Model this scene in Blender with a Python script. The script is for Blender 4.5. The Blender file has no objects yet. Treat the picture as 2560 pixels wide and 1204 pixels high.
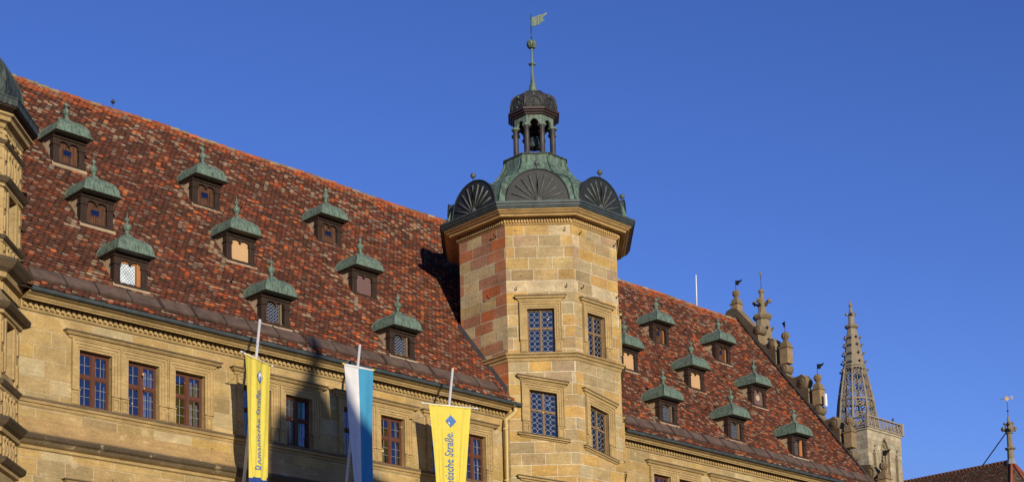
import bpy, bmesh, math, random
import numpy as np
from mathutils import Vector, Matrix
rad = math.radians
SC = bpy.context.scene
COL = SC.collection

# ------------------------------------------------------------------ camera, sky, sun, exposure
cam_d = bpy.data.cameras.new("camera")
cam = bpy.data.objects.new("camera", cam_d); COL.objects.link(cam)
SC.camera = cam
CP = (-41.9456, -39.3503, 1.6)
YAW, PITCH, ROLL = rad(44.7832), rad(7.6223), rad(-1.3979)
F_PX, CX, CY = 4018.53, 1272.71, 1548.28
fw = Vector((math.sin(YAW)*math.cos(PITCH), math.cos(YAW)*math.cos(PITCH), math.sin(PITCH)))
rt = Vector((math.cos(YAW), -math.sin(YAW), 0)); up = rt.cross(fw)
r2 = math.cos(ROLL)*rt + math.sin(ROLL)*up
u2 = -math.sin(ROLL)*rt + math.cos(ROLL)*up
cam.matrix_world = Matrix(((r2.x, u2.x, -fw.x, CP[0]), (r2.y, u2.y, -fw.y, CP[1]), (r2.z, u2.z, -fw.z, CP[2]), (0, 0, 0, 1)))
cam_d.sensor_width = 36.0
cam_d.lens = F_PX*36.0/2560.0
cam_d.shift_x = (1280-CX)/2560.0
cam_d.shift_y = (CY-602)/2560.0
cam_d.clip_start = 0.5
cam_d.clip_end = 3000

SUN_AZ, SUN_EL = 22.5, 11.0          # the light travels towards +Y, 21 degrees over to +X
L = Vector((-math.sin(rad(SUN_AZ))*math.cos(rad(SUN_EL)), -math.cos(rad(SUN_AZ))*math.cos(rad(SUN_EL)), math.sin(rad(SUN_EL))))
sd = bpy.data.lights.new("sun", 'SUN'); sd.energy = 5.0; sd.angle = rad(0.5); sd.color = (1.0, 0.88, 0.66)
sun = bpy.data.objects.new("sun", sd); COL.objects.link(sun)
sun.rotation_euler = L.to_track_quat('Z', 'Y').to_euler()
sun.location = (-20, -60, 60)
W = bpy.data.worlds.new("World"); SC.world = W; W.use_nodes = True
nt = W.node_tree
sky = nt.nodes.new('ShaderNodeTexSky'); sky.sky_type = 'NISHITA'; sky.sun_disc = False
sky.sun_elevation = rad(SUN_EL)
sky.sun_rotation = math.atan2(L.x, L.y)
sky.air_density = 1.0; sky.dust_density = 0.3; sky.ozone_density = 4.0; sky.altitude = 300
# the sky, graded per channel to the deep clear blue of the evening
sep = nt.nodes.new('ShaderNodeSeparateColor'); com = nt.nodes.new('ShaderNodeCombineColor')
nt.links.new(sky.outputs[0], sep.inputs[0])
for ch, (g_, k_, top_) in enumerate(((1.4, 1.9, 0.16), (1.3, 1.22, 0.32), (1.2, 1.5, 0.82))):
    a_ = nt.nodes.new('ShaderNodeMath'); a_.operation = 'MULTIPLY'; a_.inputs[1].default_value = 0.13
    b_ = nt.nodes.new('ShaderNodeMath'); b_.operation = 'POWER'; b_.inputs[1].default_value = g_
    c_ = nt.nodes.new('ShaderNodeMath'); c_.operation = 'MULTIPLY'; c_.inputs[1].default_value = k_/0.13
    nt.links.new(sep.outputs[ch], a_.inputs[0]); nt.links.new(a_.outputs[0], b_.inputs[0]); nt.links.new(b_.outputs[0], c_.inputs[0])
    d_ = nt.nodes.new('ShaderNodeMath'); d_.operation = 'MINIMUM'; d_.inputs[1].default_value = top_/0.13  # caps the bright glow on the sun side to lower the fill light
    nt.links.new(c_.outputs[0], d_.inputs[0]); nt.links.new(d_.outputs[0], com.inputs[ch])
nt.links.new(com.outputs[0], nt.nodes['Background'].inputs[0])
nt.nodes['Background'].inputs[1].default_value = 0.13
SC.view_settings.view_transform = 'Standard'
SC.view_settings.look = 'None'
SC.view_settings.exposure = 0.0
SC.view_settings.gamma = 1.0

# ------------------------------------------------------------------ helpers
rng = random.Random(7)

def newmat(name):
    m = bpy.data.materials.new(name); m.use_nodes = True
    t = m.node_tree; b = t.nodes['Principled BSDF']
    return m, t, b

def N(t, typ, **kw):
    n = t.nodes.new(typ)
    for k, v in kw.items(): setattr(n, k, v)
    return n

def noise(t, scale, detail=4, rough=0.55, vec=None, stretch=None):
    tc = N(t, 'ShaderNodeTexCoord')
    mp = N(t, 'ShaderNodeMapping')
    g = N(t, 'ShaderNodeNewGeometry')
    t.links.new(g.outputs['Position'] if vec is None else tc.outputs['Object'], mp.inputs[0])
    if stretch: mp.inputs['Scale'].default_value = stretch
    n = N(t, 'ShaderNodeTexNoise'); n.inputs['Scale'].default_value = scale
    n.inputs['Detail'].default_value = detail; n.inputs['Roughness'].default_value = rough
    t.links.new(mp.outputs[0], n.inputs['Vector'])
    return n.outputs['Fac']

def ramp(t, fac, stops):
    r = N(t, 'ShaderNodeValToRGB')
    e = r.color_ramp.elements
    while len(e) < len(stops): e.new(0.5)
    for el, (p, c) in zip(e, stops):
        el.position = p; el.color = (*c, 1) if len(c) == 3 else c
    t.links.new(fac, r.inputs[0])
    return r.outputs['Color']

def mix(t, mode, fac, a, b):
    m = N(t, 'ShaderNodeMix', data_type='RGBA', blend_type=mode)
    for sock, v in ((m.inputs['Factor'], fac), (m.inputs['A'], a), (m.inputs['B'], b)):
        if isinstance(v, (int, float)): sock.default_value = v
        elif isinstance(v, tuple): sock.default_value = (*v, 1)
        else: t.links.new(v, sock)
    return m.outputs['Result']

def bump(t, b, h, strength=0.4, dist=0.02):
    n = N(t, 'ShaderNodeBump'); n.inputs['Strength'].default_value = strength; n.inputs['Distance'].default_value = dist
    t.links.new(h, n.inputs['Height']); t.links.new(n.outputs[0], b.inputs['Normal'])

def tint(t):
    a = N(t, 'ShaderNodeAttribute', attribute_name='tint'); return a.outputs['Color']

def grey(a): return (a, a, a)

def stone_mat(name, smear=0.0, stain=0.5):
    m, t, b = newmat(name)
    c = tint(t)
    c = mix(t, 'MULTIPLY', 1.0, c, ramp(t, noise(t, 1.3, 5), [(0.25, grey(0.72)), (0.75, grey(1.15))]))
    c = mix(t, 'MULTIPLY', 0.8, c, ramp(t, noise(t, 2.2, 6, 0.65, stretch=(1, 1, 4.5)), [(0.3, (0.78, 0.74, 0.70)), (0.7, (1.12, 1.1, 1.04))]))
    f = noise(t, 14, 6, 0.7)
    c = mix(t, 'MULTIPLY', 0.9, c, ramp(t, f, [(0.3, grey(0.74)), (0.7, grey(1.14))]))
    if smear:
        c = mix(t, 'MIX', ramp(t, noise(t, 2.6, 6, 0.6), [(0.60, grey(0)), (0.66, grey(smear))]), c, (0.50, 0.41, 0.25))
    if stain:
        c = mix(t, 'MIX', ramp(t, noise(t, 3.1, 7, 0.7, stretch=(1.6, 1.6, 0.5)), [(0.56, grey(0)), (0.78, grey(stain))]), c, (0.10, 0.075, 0.045))
    t.links.new(c, b.inputs['Base Color']); b.inputs['Roughness'].default_value = 0.92
    b.inputs['Specular IOR Level'].default_value = 0.2
    bump(t, b, f, 0.55, 0.02)
    return m

def flat_mat(name, col, rough=0.6, metal=0.0, var=0.25, scale=8, stretch=None, spec=0.4):
    m, t, b = newmat(name)
    f = noise(t, scale, 5, 0.6, stretch=stretch)
    c = mix(t, 'MULTIPLY', 1.0, col, ramp(t, f, [(0.25, grey(1-var)), (0.75, grey(1+var))]))
    t.links.new(c, b.inputs['Base Color']); b.inputs['Roughness'].default_value = rough; b.inputs['Metallic'].default_value = metal
    b.inputs['Specular IOR Level'].default_value = spec
    bump(t, b, f, 0.25, 0.01)
    return m

def copper_mat(name, green, dark, lo=0.42, hi=0.62, streak=(5, 5, 0.8), bmp=0.3):
    m, t, b = newmat(name)
    c = mix(t, 'MULTIPLY', 1.0, green, ramp(t, noise(t, 5, 6, 0.65), [(0.25, grey(0.65)), (0.75, grey(1.25))]))
    c = mix(t, 'MIX', ramp(t, noise(t, 1.6, 6, 0.65, stretch=streak), [(lo, grey(0)), (hi, grey(0.85))]), c, dark)
    c = mix(t, 'MIX', ramp(t, noise(t, 2.4, 5, 0.6, stretch=streak), [(0.62, grey(0)), (0.75, grey(0.5))]), c, (0.30, 0.38, 0.30))
    t.links.new(c, b.inputs['Base Color']); b.inputs['Roughness'].default_value = 0.62
    b.inputs['Specular IOR Level'].default_value = 0.35
    bump(t, b, noise(t, 7, 4), bmp, 0.02)
    return m

def tile_mat():
    m, t, b = newmat("roof_tile")
    c = tint(t)
    c = mix(t, 'MULTIPLY', 1.0, c, ramp(t, noise(t, 6, 5, 0.7), [(0.25, grey(0.6)), (0.75, grey(1.3))]))
    c = mix(t, 'MIX', ramp(t, noise(t, 9, 6, 0.75), [(0.58, grey(0)), (0.70, grey(0.75))]), c, (0.030, 0.020, 0.016))
    c = mix(t, 'MIX', ramp(t, noise(t, 22, 5, 0.7), [(0.68, grey(0)), (0.74, grey(0.6))]), c, (0.30, 0.25, 0.19))
    c = mix(t, 'MIX', ramp(t, noise(t, 0.9, 3, 0.5), [(0.70, grey(0)), (0.85, grey(0.2))]), c, (0.18, 0.11, 0.04))
    t.links.new(c, b.inputs['Base Color']); b.inputs['Roughness'].default_value = 0.9
    b.inputs['Specular IOR Level'].default_value = 0.2
    bump(t, b, noise(t, 25, 4), 0.4, 0.01)
    return m

def wood_mat(name, col, var=0.5):
    m, t, b = newmat(name)
    f = noise(t, 3.5, 6, 0.7, stretch=(6, 6, 0.5))
    c = mix(t, 'MULTIPLY', 1.0, col, ramp(t, f, [(0.3, grey(1-var)), (0.72, grey(1+var))]))
    t.links.new(c, b.inputs['Base Color']); b.inputs['Roughness'].default_value = 0.75
    b.inputs['Specular IOR Level'].default_value = 0.3
    bump(t, b, f, 0.3, 0.01)
    return m

def glass_mat(name, trans=0.5, tintc=(0.7, 0.8, 0.95), wob=0.15, gl=(0.9, 0.93, 1.0)):
    m = bpy.data.materials.new(name); m.use_nodes = True; t = m.node_tree
    t.nodes.remove(t.nodes['Principled BSDF'])
    g = N(t, 'ShaderNodeBsdfGlossy'); g.inputs['Roughness'].default_value = 0.03; g.inputs['Color'].default_value = (*gl, 1)
    tr = N(t, 'ShaderNodeBsdfTransparent'); tr.inputs['Color'].default_value = (*tintc, 1)
    mx = N(t, 'ShaderNodeMixShader'); mx.inputs[0].default_value = trans
    bp = N(t, 'ShaderNodeBump'); bp.inputs['Strength'].default_value = wob; bp.inputs['Distance'].default_value = 0.02
    t.links.new(noise(t, 2.5, 2), bp.inputs['Height']); t.links.new(bp.outputs[0], g.inputs['Normal'])
    t.links.new(g.outputs[0], mx.inputs[1]); t.links.new(tr.outputs[0], mx.inputs[2])
    t.links.new(mx.outputs[0], t.nodes['Material Output'].inputs[0])
    return m

def cloth_mat(name, use_tint=True, col=(1, 1, 1)):
    m = bpy.data.materials.new(name); m.use_nodes = True; t = m.node_tree
    b = t.nodes['Principled BSDF']; b.inputs['Roughness'].default_value = 0.85; b.inputs['Specular IOR Level'].default_value = 0.15
    c = tint(t) if use_tint else col
    c = mix(t, 'MULTIPLY', 1.0, c, ramp(t, noise(t, 5, 5), [(0.25, grey(0.93)), (0.75, grey(1.05))]))
    t.links.new(c, b.inputs['Base Color'])
    tl = N(t, 'ShaderNodeBsdfTranslucent'); t.links.new(c, tl.inputs['Color'])
    mx = N(t, 'ShaderNodeMixShader'); mx.inputs[0].default_value = 0.25
    t.links.new(b.outputs[0], mx.inputs[1]); t.links.new(tl.outputs[0], mx.inputs[2])
    t.links.new(mx.outputs[0], t.nodes['Material Output'].inputs[0])
    bump(t, b, noise(t, 60, 2), 0.15, 0.005)
    return m

M = {}
M['stone'] = stone_mat('facade_sandstone', smear=0.45, stain=0.25)
M['ashlar'] = stone_mat('tower_sandstone', smear=0.0, stain=0.25)
M['trim'] = stone_mat('carved_sandstone', smear=0.0, stain=0.35)
M['church'] = stone_mat('grey_church_stone', smear=0.0, stain=0.6)
M['tile'] = tile_mat()
M['copper'] = copper_mat('green_copper', (0.135, 0.195, 0.150), (0.028, 0.031, 0.026), 0.46, 0.66, (9, 9, 0.7), 0.12)
M['copper_dome'] = copper_mat('dome_copper', (0.115, 0.19, 0.145), (0.045, 0.048, 0.038), 0.42, 0.62)
M['copper_dark'] = copper_mat('darkened_copper', (0.055, 0.075, 0.066), (0.018, 0.020, 0.019), 0.42, 0.6)
M['shell'] = flat_mat('brown_black_copper', (0.016, 0.0195, 0.0195), 0.55, 0.0, 0.35, 6)
M['shell_rib'] = flat_mat('scuffed_copper_rib', (0.085, 0.092, 0.085), 0.55, 0.0, 0.6, 9)
M['column'] = flat_mat('brown_copper', (0.042, 0.036, 0.035), 0.55, 0.0, 0.6, 7, (1, 1, 0.5))
M['cornice_red'] = flat_mat('red_brown_copper', (0.042, 0.024, 0.023), 0.5, 0.0, 0.3, 6)
M['zinc'] = flat_mat('zinc_gutter', (0.052, 0.066, 0.068), 0.5, 0.2, 0.35, 3)
M['lead'] = flat_mat('lead_flashing', (0.035, 0.032, 0.032), 0.6, 0.0, 0.35, 4)
M['slab'] = flat_mat('brown_snow_slab', (0.10, 0.066, 0.05), 0.8, 0.0, 0.45, 2.5)
M['wood'] = wood_mat('weathered_brown_wood', (0.030, 0.017, 0.011), 0.7)
M['board'] = wood_mat('old_board_shutter', (0.080, 0.035, 0.018), 0.9)
M['orange_wood'] = wood_mat('new_orange_wood', (0.36, 0.14, 0.045), 0.3)
M['frame'] = wood_mat('red_brown_window_wood', (0.095, 0.034, 0.020), 0.25)
M['tanframe'] = wood_mat('tan_window_wood', (0.20, 0.125, 0.065), 0.3)
M['plaster'] = flat_mat('beige_plaster', (0.40, 0.30, 0.19), 0.9, 0, 0.2, 4)
M['panel'] = flat_mat('ochre_panel', (0.48, 0.30, 0.15), 0.85, 0, 0.06, 3)
M['mauve'] = flat_mat('mauve_panel', (0.13, 0.075, 0.07), 0.85, 0, 0.1, 3)
M['white'] = flat_mat('white_paint', (0.72, 0.72, 0.72), 0.6, 0, 0.06, 4)
M['curtain'] = flat_mat('white_curtain', (0.75, 0.76, 0.80), 0.9, 0, 0.12, 5, (4, 4, 0.3))
M['dark'] = flat_mat('dark_room', (0.012, 0.012, 0.014), 0.9, 0, 0.2, 3)
M['glass'] = glass_mat('window_glass', 0.50, (0.62, 0.66, 0.74), 0.05, (0.30, 0.30, 0.37))
M['tglass'] = glass_mat('leaded_glass', 0.45, (0.6, 0.65, 0.75), 0.6)
M['leading'] = flat_mat('pale_lead_came', (0.26, 0.27, 0.27), 0.5, 0.0, 0.2, 9)
M['dlead'] = flat_mat('dark_lead_came', (0.10, 0.11, 0.12), 0.5, 0.2, 0.2, 9)
M['lattice'] = flat_mat('milky_pane', (0.62, 0.70, 0.76), 0.25, 0, 0.3, 3)
M['iron'] = flat_mat('black_iron', (0.007, 0.006, 0.006), 0.8, 0.0, 0.2, 8, spec=0.1)
M['rust'] = flat_mat('rusty_iron', (0.12, 0.04, 0.03), 0.7, 0.1, 0.3, 8)
M['alu'] = flat_mat('aluminium_pole', (0.60, 0.60, 0.61), 0.4, 0.25, 0.06, 6)
M['pipe'] = flat_mat('yellow_painted_pipe', (0.52, 0.38, 0.15), 0.5, 0, 0.1, 5)
M['cloth'] = cloth_mat('flag_cloth')
M['print'] = flat_mat('blue_flag_print', (0.085, 0.17, 0.42), 0.85, 0, 0.05, 4, spec=0.1)
M['print_white'] = flat_mat('white_flag_print', (0.75, 0.77, 0.80), 0.85, 0, 0.05, 4, spec=0.1)
M['gold'] = flat_mat('gilded_metal', (0.26, 0.17, 0.05), 0.55, 0.35, 0.2, 8)
M['orange'] = flat_mat('orange_object_paint', (0.75, 0.17, 0.03), 0.5, 0, 0.1, 5)
M['feather'] = flat_mat('grey_feathers', (0.06, 0.06, 0.07), 0.8, 0, 0.4, 12)
M['hiptile'] = flat_mat('red_hip_tile', (0.33, 0.085, 0.04), 0.85, 0, 0.3, 6)
M['paving'] = flat_mat('stone_paving', (0.10, 0.09, 0.08), 0.9, 0, 0.3, 2)
M['render'] = flat_mat('pale_render', (0.55, 0.50, 0.40), 0.9, 0, 0.12, 1.5)

class MB:
    """collects polygons (with a colour each) and links them as one mesh object"""
    def __init__(s):
        s.v = []; s.f = []; s.c = []; s.m = []; s.sm = []; s.T = None; s.col = (1, 1, 1); s.mi = 0; s.smooth = False
    def P(s, p):
        s.v.append(tuple(s.T(*p)) if s.T else tuple(p)); return len(s.v)-1
    def face(s, pts, col=None):
        s.idx([s.P(p) for p in pts], col)
    def idx(s, ids, col=None):
        s.f.append(list(ids)); s.c.append(col or s.col); s.m.append(s.mi); s.sm.append(s.smooth)
    def box(s, a, b, col=None):
        x0, y0, z0 = a; x1, y1, z1 = b
        i = [s.P(p) for p in ((x0,y0,z0),(x1,y0,z0),(x1,y1,z0),(x0,y1,z0),(x0,y0,z1),(x1,y0,z1),(x1,y1,z1),(x0,y1,z1))]
        for q in ((0,3,2,1),(4,5,6,7),(0,1,5,4),(1,2,6,5),(2,3,7,6),(3,0,4,7)): s.idx([i[k] for k in q], col)
    def prism(s, poly, w0, w1, col=None):
        """poly in (u,v), extruded from w0 to w1 (third coordinate)"""
        a = [s.P((u, v, w0)) for u, v in poly]; b = [s.P((u, v, w1)) for u, v in poly]
        s.idx(a[::-1], col); s.idx(b, col); n = len(poly)
        for k in range(n): s.idx([a[k], a[(k+1) % n], b[(k+1) % n], b[k]], col)
    def lathe(s, prof, n=12, c=(0, 0, 0), rot=0.0, col=None, smooth=True, cols=None):
        o = s.smooth; s.smooth = smooth
        rings = []
        for r, z in prof:
            rings.append([s.P((c[0]+r*math.cos(rot+2*math.pi*k/n), c[1]+r*math.sin(rot+2*math.pi*k/n), c[2]+z)) for k in range(n)])
        for i, (a, b) in enumerate(zip(rings, rings[1:])):
            for k in range(n): s.idx([a[k], a[(k+1) % n], b[(k+1) % n], b[k]], cols[i] if cols else col)
        s.idx(rings[0][::-1], col); s.idx(rings[-1], col)
        s.smooth = o
    def tube(s, path, r, n=8, col=None):
        o = s.smooth; s.smooth = True
        path = [Vector(p) for p in path]; rings = []
        rs = r if isinstance(r, (list, tuple)) else [r]*len(path)
        for i, p in enumerate(path):
            d = (path[min(i+1, len(path)-1)]-path[max(i-1, 0)]).normalized()
            a = d.cross(Vector((0, 0, 1)))
            if a.length < 1e-3: a = d.cross(Vector((1, 0, 0)))
            a.normalize(); b = d.cross(a)
            rings.append([s.P(p+rs[i]*(math.cos(2*math.pi*k/n)*a+math.sin(2*math.pi*k/n)*b)) for k in range(n)])
        for a, b in zip(rings, rings[1:]):
            for k in range(n): s.idx([a[k], b[k], b[(k+1) % n], a[(k+1) % n]], col)
        s.idx(rings[0], col); s.idx(rings[-1][::-1], col)
        s.smooth = o
    def sweep(s, line, prof, closed=False, cols=None, caps=True):
        """profile (offset outwards, z) along a plan polyline; outwards = right hand side of travel"""
        n = len(line); pts = [Vector(p) for p in line]
        def nrm(a, b):
            d = (b-a).normalized(); return Vector((d.y, -d.x))
        offs = []
        for i in range(n):
            a = nrm(pts[i-1], pts[i]) if (i > 0 or closed) else None
            b = nrm(pts[i], pts[(i+1) % n]) if (i < n-1 or closed) else None
            if a is None: offs.append(b)
            elif b is None: offs.append(a)
            else:
                m = (a+b); offs.append(m/(m.dot(a)))
        rows = [[s.P((pts[i].x+offs[i].x*w, pts[i].y+offs[i].y*w, z)) for w, z in prof] for i in range(n)]
        for i in range(n if closed else n-1):
            a, b = rows[i], rows[(i+1) % n]
            for k in range(len(prof)-1): s.idx([a[k], b[k], b[k+1], a[k+1]], cols[k] if cols else None)
        if caps and not closed: s.idx(rows[0]); s.idx(rows[-1][::-1])
    def mesh(s, name, mats):
        me = bpy.data.meshes.new(name)
        me.from_pydata(s.v, [], s.f)
        for m in (mats if isinstance(mats, (list, tuple)) else [mats]): me.materials.append(m)
        a = me.attributes.new('tint', 'FLOAT_COLOR', 'FACE')
        arr = np.ones((len(s.f), 4), np.float32); arr[:, :3] = np.array(s.c, np.float32).reshape(-1, 3)
        a.data.foreach_set('color', arr.ravel())
        me.polygons.foreach_set('material_index', s.m)
        me.polygons.foreach_set('use_smooth', s.sm)
        me.update(); me.validate()
        bm = bmesh.new(); bm.from_mesh(me)
        bmesh.ops.recalc_face_normals(bm, faces=bm.faces); bm.to_mesh(me); bm.free()
        return me
    def build(s, name, mats, parent=None, loc=None):
        return link(name, s.mesh(name, mats), parent, loc)

def link(name, me, parent=None, loc=None):
    o = bpy.data.objects.new(name, me); COL.objects.link(o)
    if parent is not None: o.parent = parent
    if loc is not None: o.location = loc
    return o

def tag(o, label=None, cat=None, group=None, kind=None):
    for k, v in (('label', label), ('category', cat), ('group', group), ('kind', kind)):
        if v: o[k] = v
    return o

def thing(name, label, cat, loc=(0, 0, 0), group=None):
    o = bpy.data.objects.new(name, None); COL.objects.link(o); o.location = loc; o.empty_display_size = 0.5
    return tag(o, label, cat, group)

def copy_tree(o, parent=None, loc=None):
    c = o.copy(); COL.objects.link(c); c.parent = parent
    if loc is not None: c.location = loc
    for ch in list(o.children): copy_tree(ch, c)
    return c

def frame(origin, u, w):
    o, u, w = Vector(origin), Vector(u), Vector(w)
    return lambda a, v, b: (o.x+u.x*a+w.x*b, o.y+u.y*a+w.y*b, o.z+v)

def clip(poly, a, b, keep_left):
    out = []
    def sd(p):
        d = (b[0]-a[0])*(p[1]-a[1])-(b[1]-a[1])*(p[0]-a[0]); return d if keep_left else -d
    n = len(poly)
    for i in range(n):
        p, q = poly[i], poly[(i+1) % n]; dp, dq = sd(p), sd(q)
        if dp >= 0: out.append(p)
        if (dp > 0 and dq < 0) or (dp < 0 and dq > 0):
            t = dp/(dp-dq); out.append((p[0]+(q[0]-p[0])*t, p[1]+(q[1]-p[1])*t))
    return out

def area(p): return 0.5*abs(sum(p[i][0]*p[(i+1) % len(p)][1]-p[(i+1) % len(p)][0]*p[i][1] for i in range(len(p))))

def subtract(polys, hole):
    """hole: convex, counter-clockwise"""
    res = []
    hx0 = min(p[0] for p in hole); hx1 = max(p[0] for p in hole); hy0 = min(p[1] for p in hole); hy1 = max(p[1] for p in hole)
    for p in polys:
        if max(q[0] for q in p) <= hx0 or min(q[0] for q in p) >= hx1 or max(q[1] for q in p) <= hy0 or min(q[1] for q in p) >= hy1:
            res.append(p); continue
        rem = p
        for i in range(len(hole)):
            a, b = hole[i], hole[(i+1) % len(hole)]
            out = clip(rem, a, b, False)
            if len(out) > 2 and area(out) > 1e-5: res.append(out)
            rem = clip(rem, a, b, True)
            if len(rem) < 3 or area(rem) < 1e-6: break
    return res

def jit(c, r, amt=0.12):
    k = 1+r.uniform(-amt, amt); h = r.uniform(-0.04, 0.04)
    return (c[0]*k*(1+h), c[1]*k, c[2]*k*(1-h))

def wall_blocks(mb, u0, u1, v0, v1, ch, wr, holes, pal, mortar, seed, mort=0.009, jw=0.004, spots=0.0):
    r = random.Random(seed)
    polys = [[(u0, v0), (u1, v0), (u1, v1), (u0, v1)]]
    for h in holes: polys = subtract(polys, h)
    for p in polys: mb.face([(a, b, -0.012) for a, b in p], mortar)
    v = v1
    while v > v0+0.02:
        c = ch*r.uniform(0.92, 1.08) if jw > 0.005 else ch
        vb = max(v0, v-c)
        u = u0-r.uniform(0, wr[0])
        while u < u1-0.02:
            w = r.uniform(*wr); a = max(u0, u); b = min(u1, u+w)
            if b-a > 0.05:
                poly = [[(a+(mort if a > u0 else 0), vb+mort), (b-(mort if b < u1 else 0), vb+mort), (b-(mort if b < u1 else 0), v-mort), (a+(mort if a > u0 else 0), v-mort)]]
                for h in holes: poly = subtract(poly, h)
                col = pal((a+b)/2, (v+vb)/2, r); dw = r.uniform(-jw, jw)
                for p in poly: mb.face([(x, y, dw) for x, y in p], col)
                if spots and len(poly) == 1 and len(poly[0]) == 4 and b-a > 0.4 and r.random() < spots:    # mended lifting-tong hole
                    sx, sy, sr = (a+b)/2+r.uniform(-.08, .08), (v+vb)/2+r.uniform(-.05, .05), r.uniform(.022, .042)
                    k_ = r.choice((0.55, 1.28, 1.28, 1.35))
                    mb.face([(sx+sr*math.cos(t*math.pi/4), sy+sr*math.sin(t*math.pi/4), dw+0.003) for t in range(8)], tuple(min(0.7, q*k_) for q in col))
            u += w
        v = vb

def vnoise(x, y, seed=0):
    """smooth value noise on arrays"""
    xi = np.floor(x).astype(np.int64); yi = np.floor(y).astype(np.int64); fx = x-xi; fy = y-yi
    fx = fx*fx*(3-2*fx); fy = fy*fy*(3-2*fy)
    def h(a, b):
        n = (a*374761393+b*668265263+seed*1442695041) & 0xffffffff
        n = ((n ^ (n >> 13))*1274126177) & 0xffffffff
        return ((n ^ (n >> 16)) & 0xffff)/65535.0
    return (h(xi, yi)*(1-fx)+h(xi+1, yi)*fx)*(1-fy)+(h(xi, yi+1)*(1-fx)+h(xi+1, yi+1)*fx)*fy

def tiles(name, parent, umin, umax, smax, place, keep, colour, tw=0.19, th=0.165, seed=1, smin=0.0):
    """beaver-tail tiles laid in offset courses; place(u, s, n) -> xyz arrays, n = height above the roof plane"""
    g = np.random.default_rng(seed)
    rows = int((smax-smin)/th); cols = int((umax-umin)/tw)+1
    U, S, R = [], [], []
    for r in range(rows):
        uu = umin+(np.arange(cols)+(0.5 if r % 2 else 0))*tw
        U.append(uu); S.append(np.full(cols, smin+r*th)); R.append(np.full(cols, r))
    U = np.concatenate(U); S = np.concatenate(S); R = np.concatenate(R)
    k = keep(U, S); U, S, R = U[k], S[k], R[k]
    n = len(U)
    cols_ = colour(U, S, R, rows, g)
    du = g.normal(0, 0.006, n); ds = g.normal(0, 0.008, n); lift = g.normal(0, 0.006, n).clip(-0.008, 0.02); sk = g.normal(0, 0.028, n)
    arc = [(0.5, 0.055), (0.40, 0.022), (0.22, 0.005), (0, 0), (-0.22, 0.005), (-0.40, 0.022), (-0.5, 0.055)]
    T = [(-0.5, 1.15*th, 0.004), (0.5, 1.15*th, 0.004)]+[(a, b, 0.034) for a, b in arc]+[(a, b, -0.004) for a, b in arc]+[(-0.5, 0.80*th, 0.014), (0.5, 0.80*th, 0.014)]
    nv = len(T); V = np.empty((n, nv, 3))
    for j, (a, b, h) in enumerate(T):
        lu = a*tw*0.995; hh = h+(lift if 2 <= j < 9 else 0)
        x, y, z = place(U+du+lu+sk*(b-0.08), S+ds+b-sk*lu, hh)
        V[:, j, 0] = x; V[:, j, 1] = y; V[:, j, 2] = z
    me = bpy.data.meshes.new(name)
    me.vertices.add(n*nv); me.vertices.foreach_set('co', V.reshape(-1).astype(np.float32))
    top = [16, 17]+list(range(2, 9)); quads = [[2+i, 9+i, 10+i, 3+i] for i in range(6)]+[[0, 1, 17, 16]]
    pat = top+sum(quads, []); L_ = len(pat)
    me.loops.add(n*L_)
    li = (np.array(pat)[None, :]+(np.arange(n)*nv)[:, None]).reshape(-1)
    me.loops.foreach_set('vertex_index', li.astype(np.int32))
    st = np.array([0]+[9+4*i for i in range(7)]); me.polygons.add(n*8)
    me.polygons.foreach_set('loop_start', (st[None, :]+(np.arange(n)*L_)[:, None]).reshape(-1).astype(np.int32))
    me.update(calc_edges=True); me.validate()
    a = me.attributes.new('tint', 'FLOAT_COLOR', 'FACE')
    arr = np.ones((n, 8, 4), np.float32); arr[:, :, :3] = cols_[:, None, :]
    lich = g.random(n) < 0.16     # lichen on the butt edge
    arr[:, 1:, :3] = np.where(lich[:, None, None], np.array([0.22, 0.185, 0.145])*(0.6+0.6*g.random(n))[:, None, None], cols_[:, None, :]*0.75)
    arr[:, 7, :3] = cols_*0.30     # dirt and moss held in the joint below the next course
    a.data.foreach_set('color', arr.reshape(-1))
    me.materials.append(M['tile'])
    return link(name, me, parent)

# ------------------------------------------------------------------ ground
mb = MB(); mb.face([(-1500, -1500, 0), (1500, -1500, 0), (1500, 1500, 0), (-1500, 1500, 0)])
tag(mb.build('ground', M['paving']), kind='structure')

# ------------------------------------------------------------------ town hall
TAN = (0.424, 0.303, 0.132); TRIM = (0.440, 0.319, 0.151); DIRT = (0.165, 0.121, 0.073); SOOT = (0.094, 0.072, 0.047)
hall = thing('town_hall', 'long sandstone town hall with red tiled roof and three rows of dormers', 'town hall')
XL, XR = -23.3, 20.4
FAC = frame((0, 0, 0), (1, 0, 0), (0, -1, 0))
RK = 1.219
def roof_z(y): return 17.34+RK*y
WZ0, WZ1, WW = 13.77, 15.385, 1.03
WINS = [[-19.61, -18.05, -16.47], [-14.05, -12.46], [-10.15, -8.60], [-6.38, -4.86], [5.21, 6.76], [9.05, 10.6], [12.9, 14.45], [16.75, 18.3]]
holes = [[(x, WZ0), (x+WW, WZ0), (x+WW, WZ1), (x, WZ1)] for g in WINS for x in g]
mb = MB(); mb.T = FAC
def pal_fac(u, v, r):
    c = r.choice([TAN, TAN, (0.436, 0.316, 0.147), (0.392, 0.283, 0.133), (0.447, 0.311, 0.119), (0.376, 0.286, 0.147), (0.469, 0.371, 0.209), (0.338, 0.251, 0.130)])
    return jit(c, r, 0.09)
wall_blocks(mb, XL, XR, 0.0, 16.6, 0.46, (0.75, 1.55), holes, pal_fac, (0.52, 0.42, 0.265), 3, 0.013, 0.008, 0.45)
mb.T = None; mb.col = TAN
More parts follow.
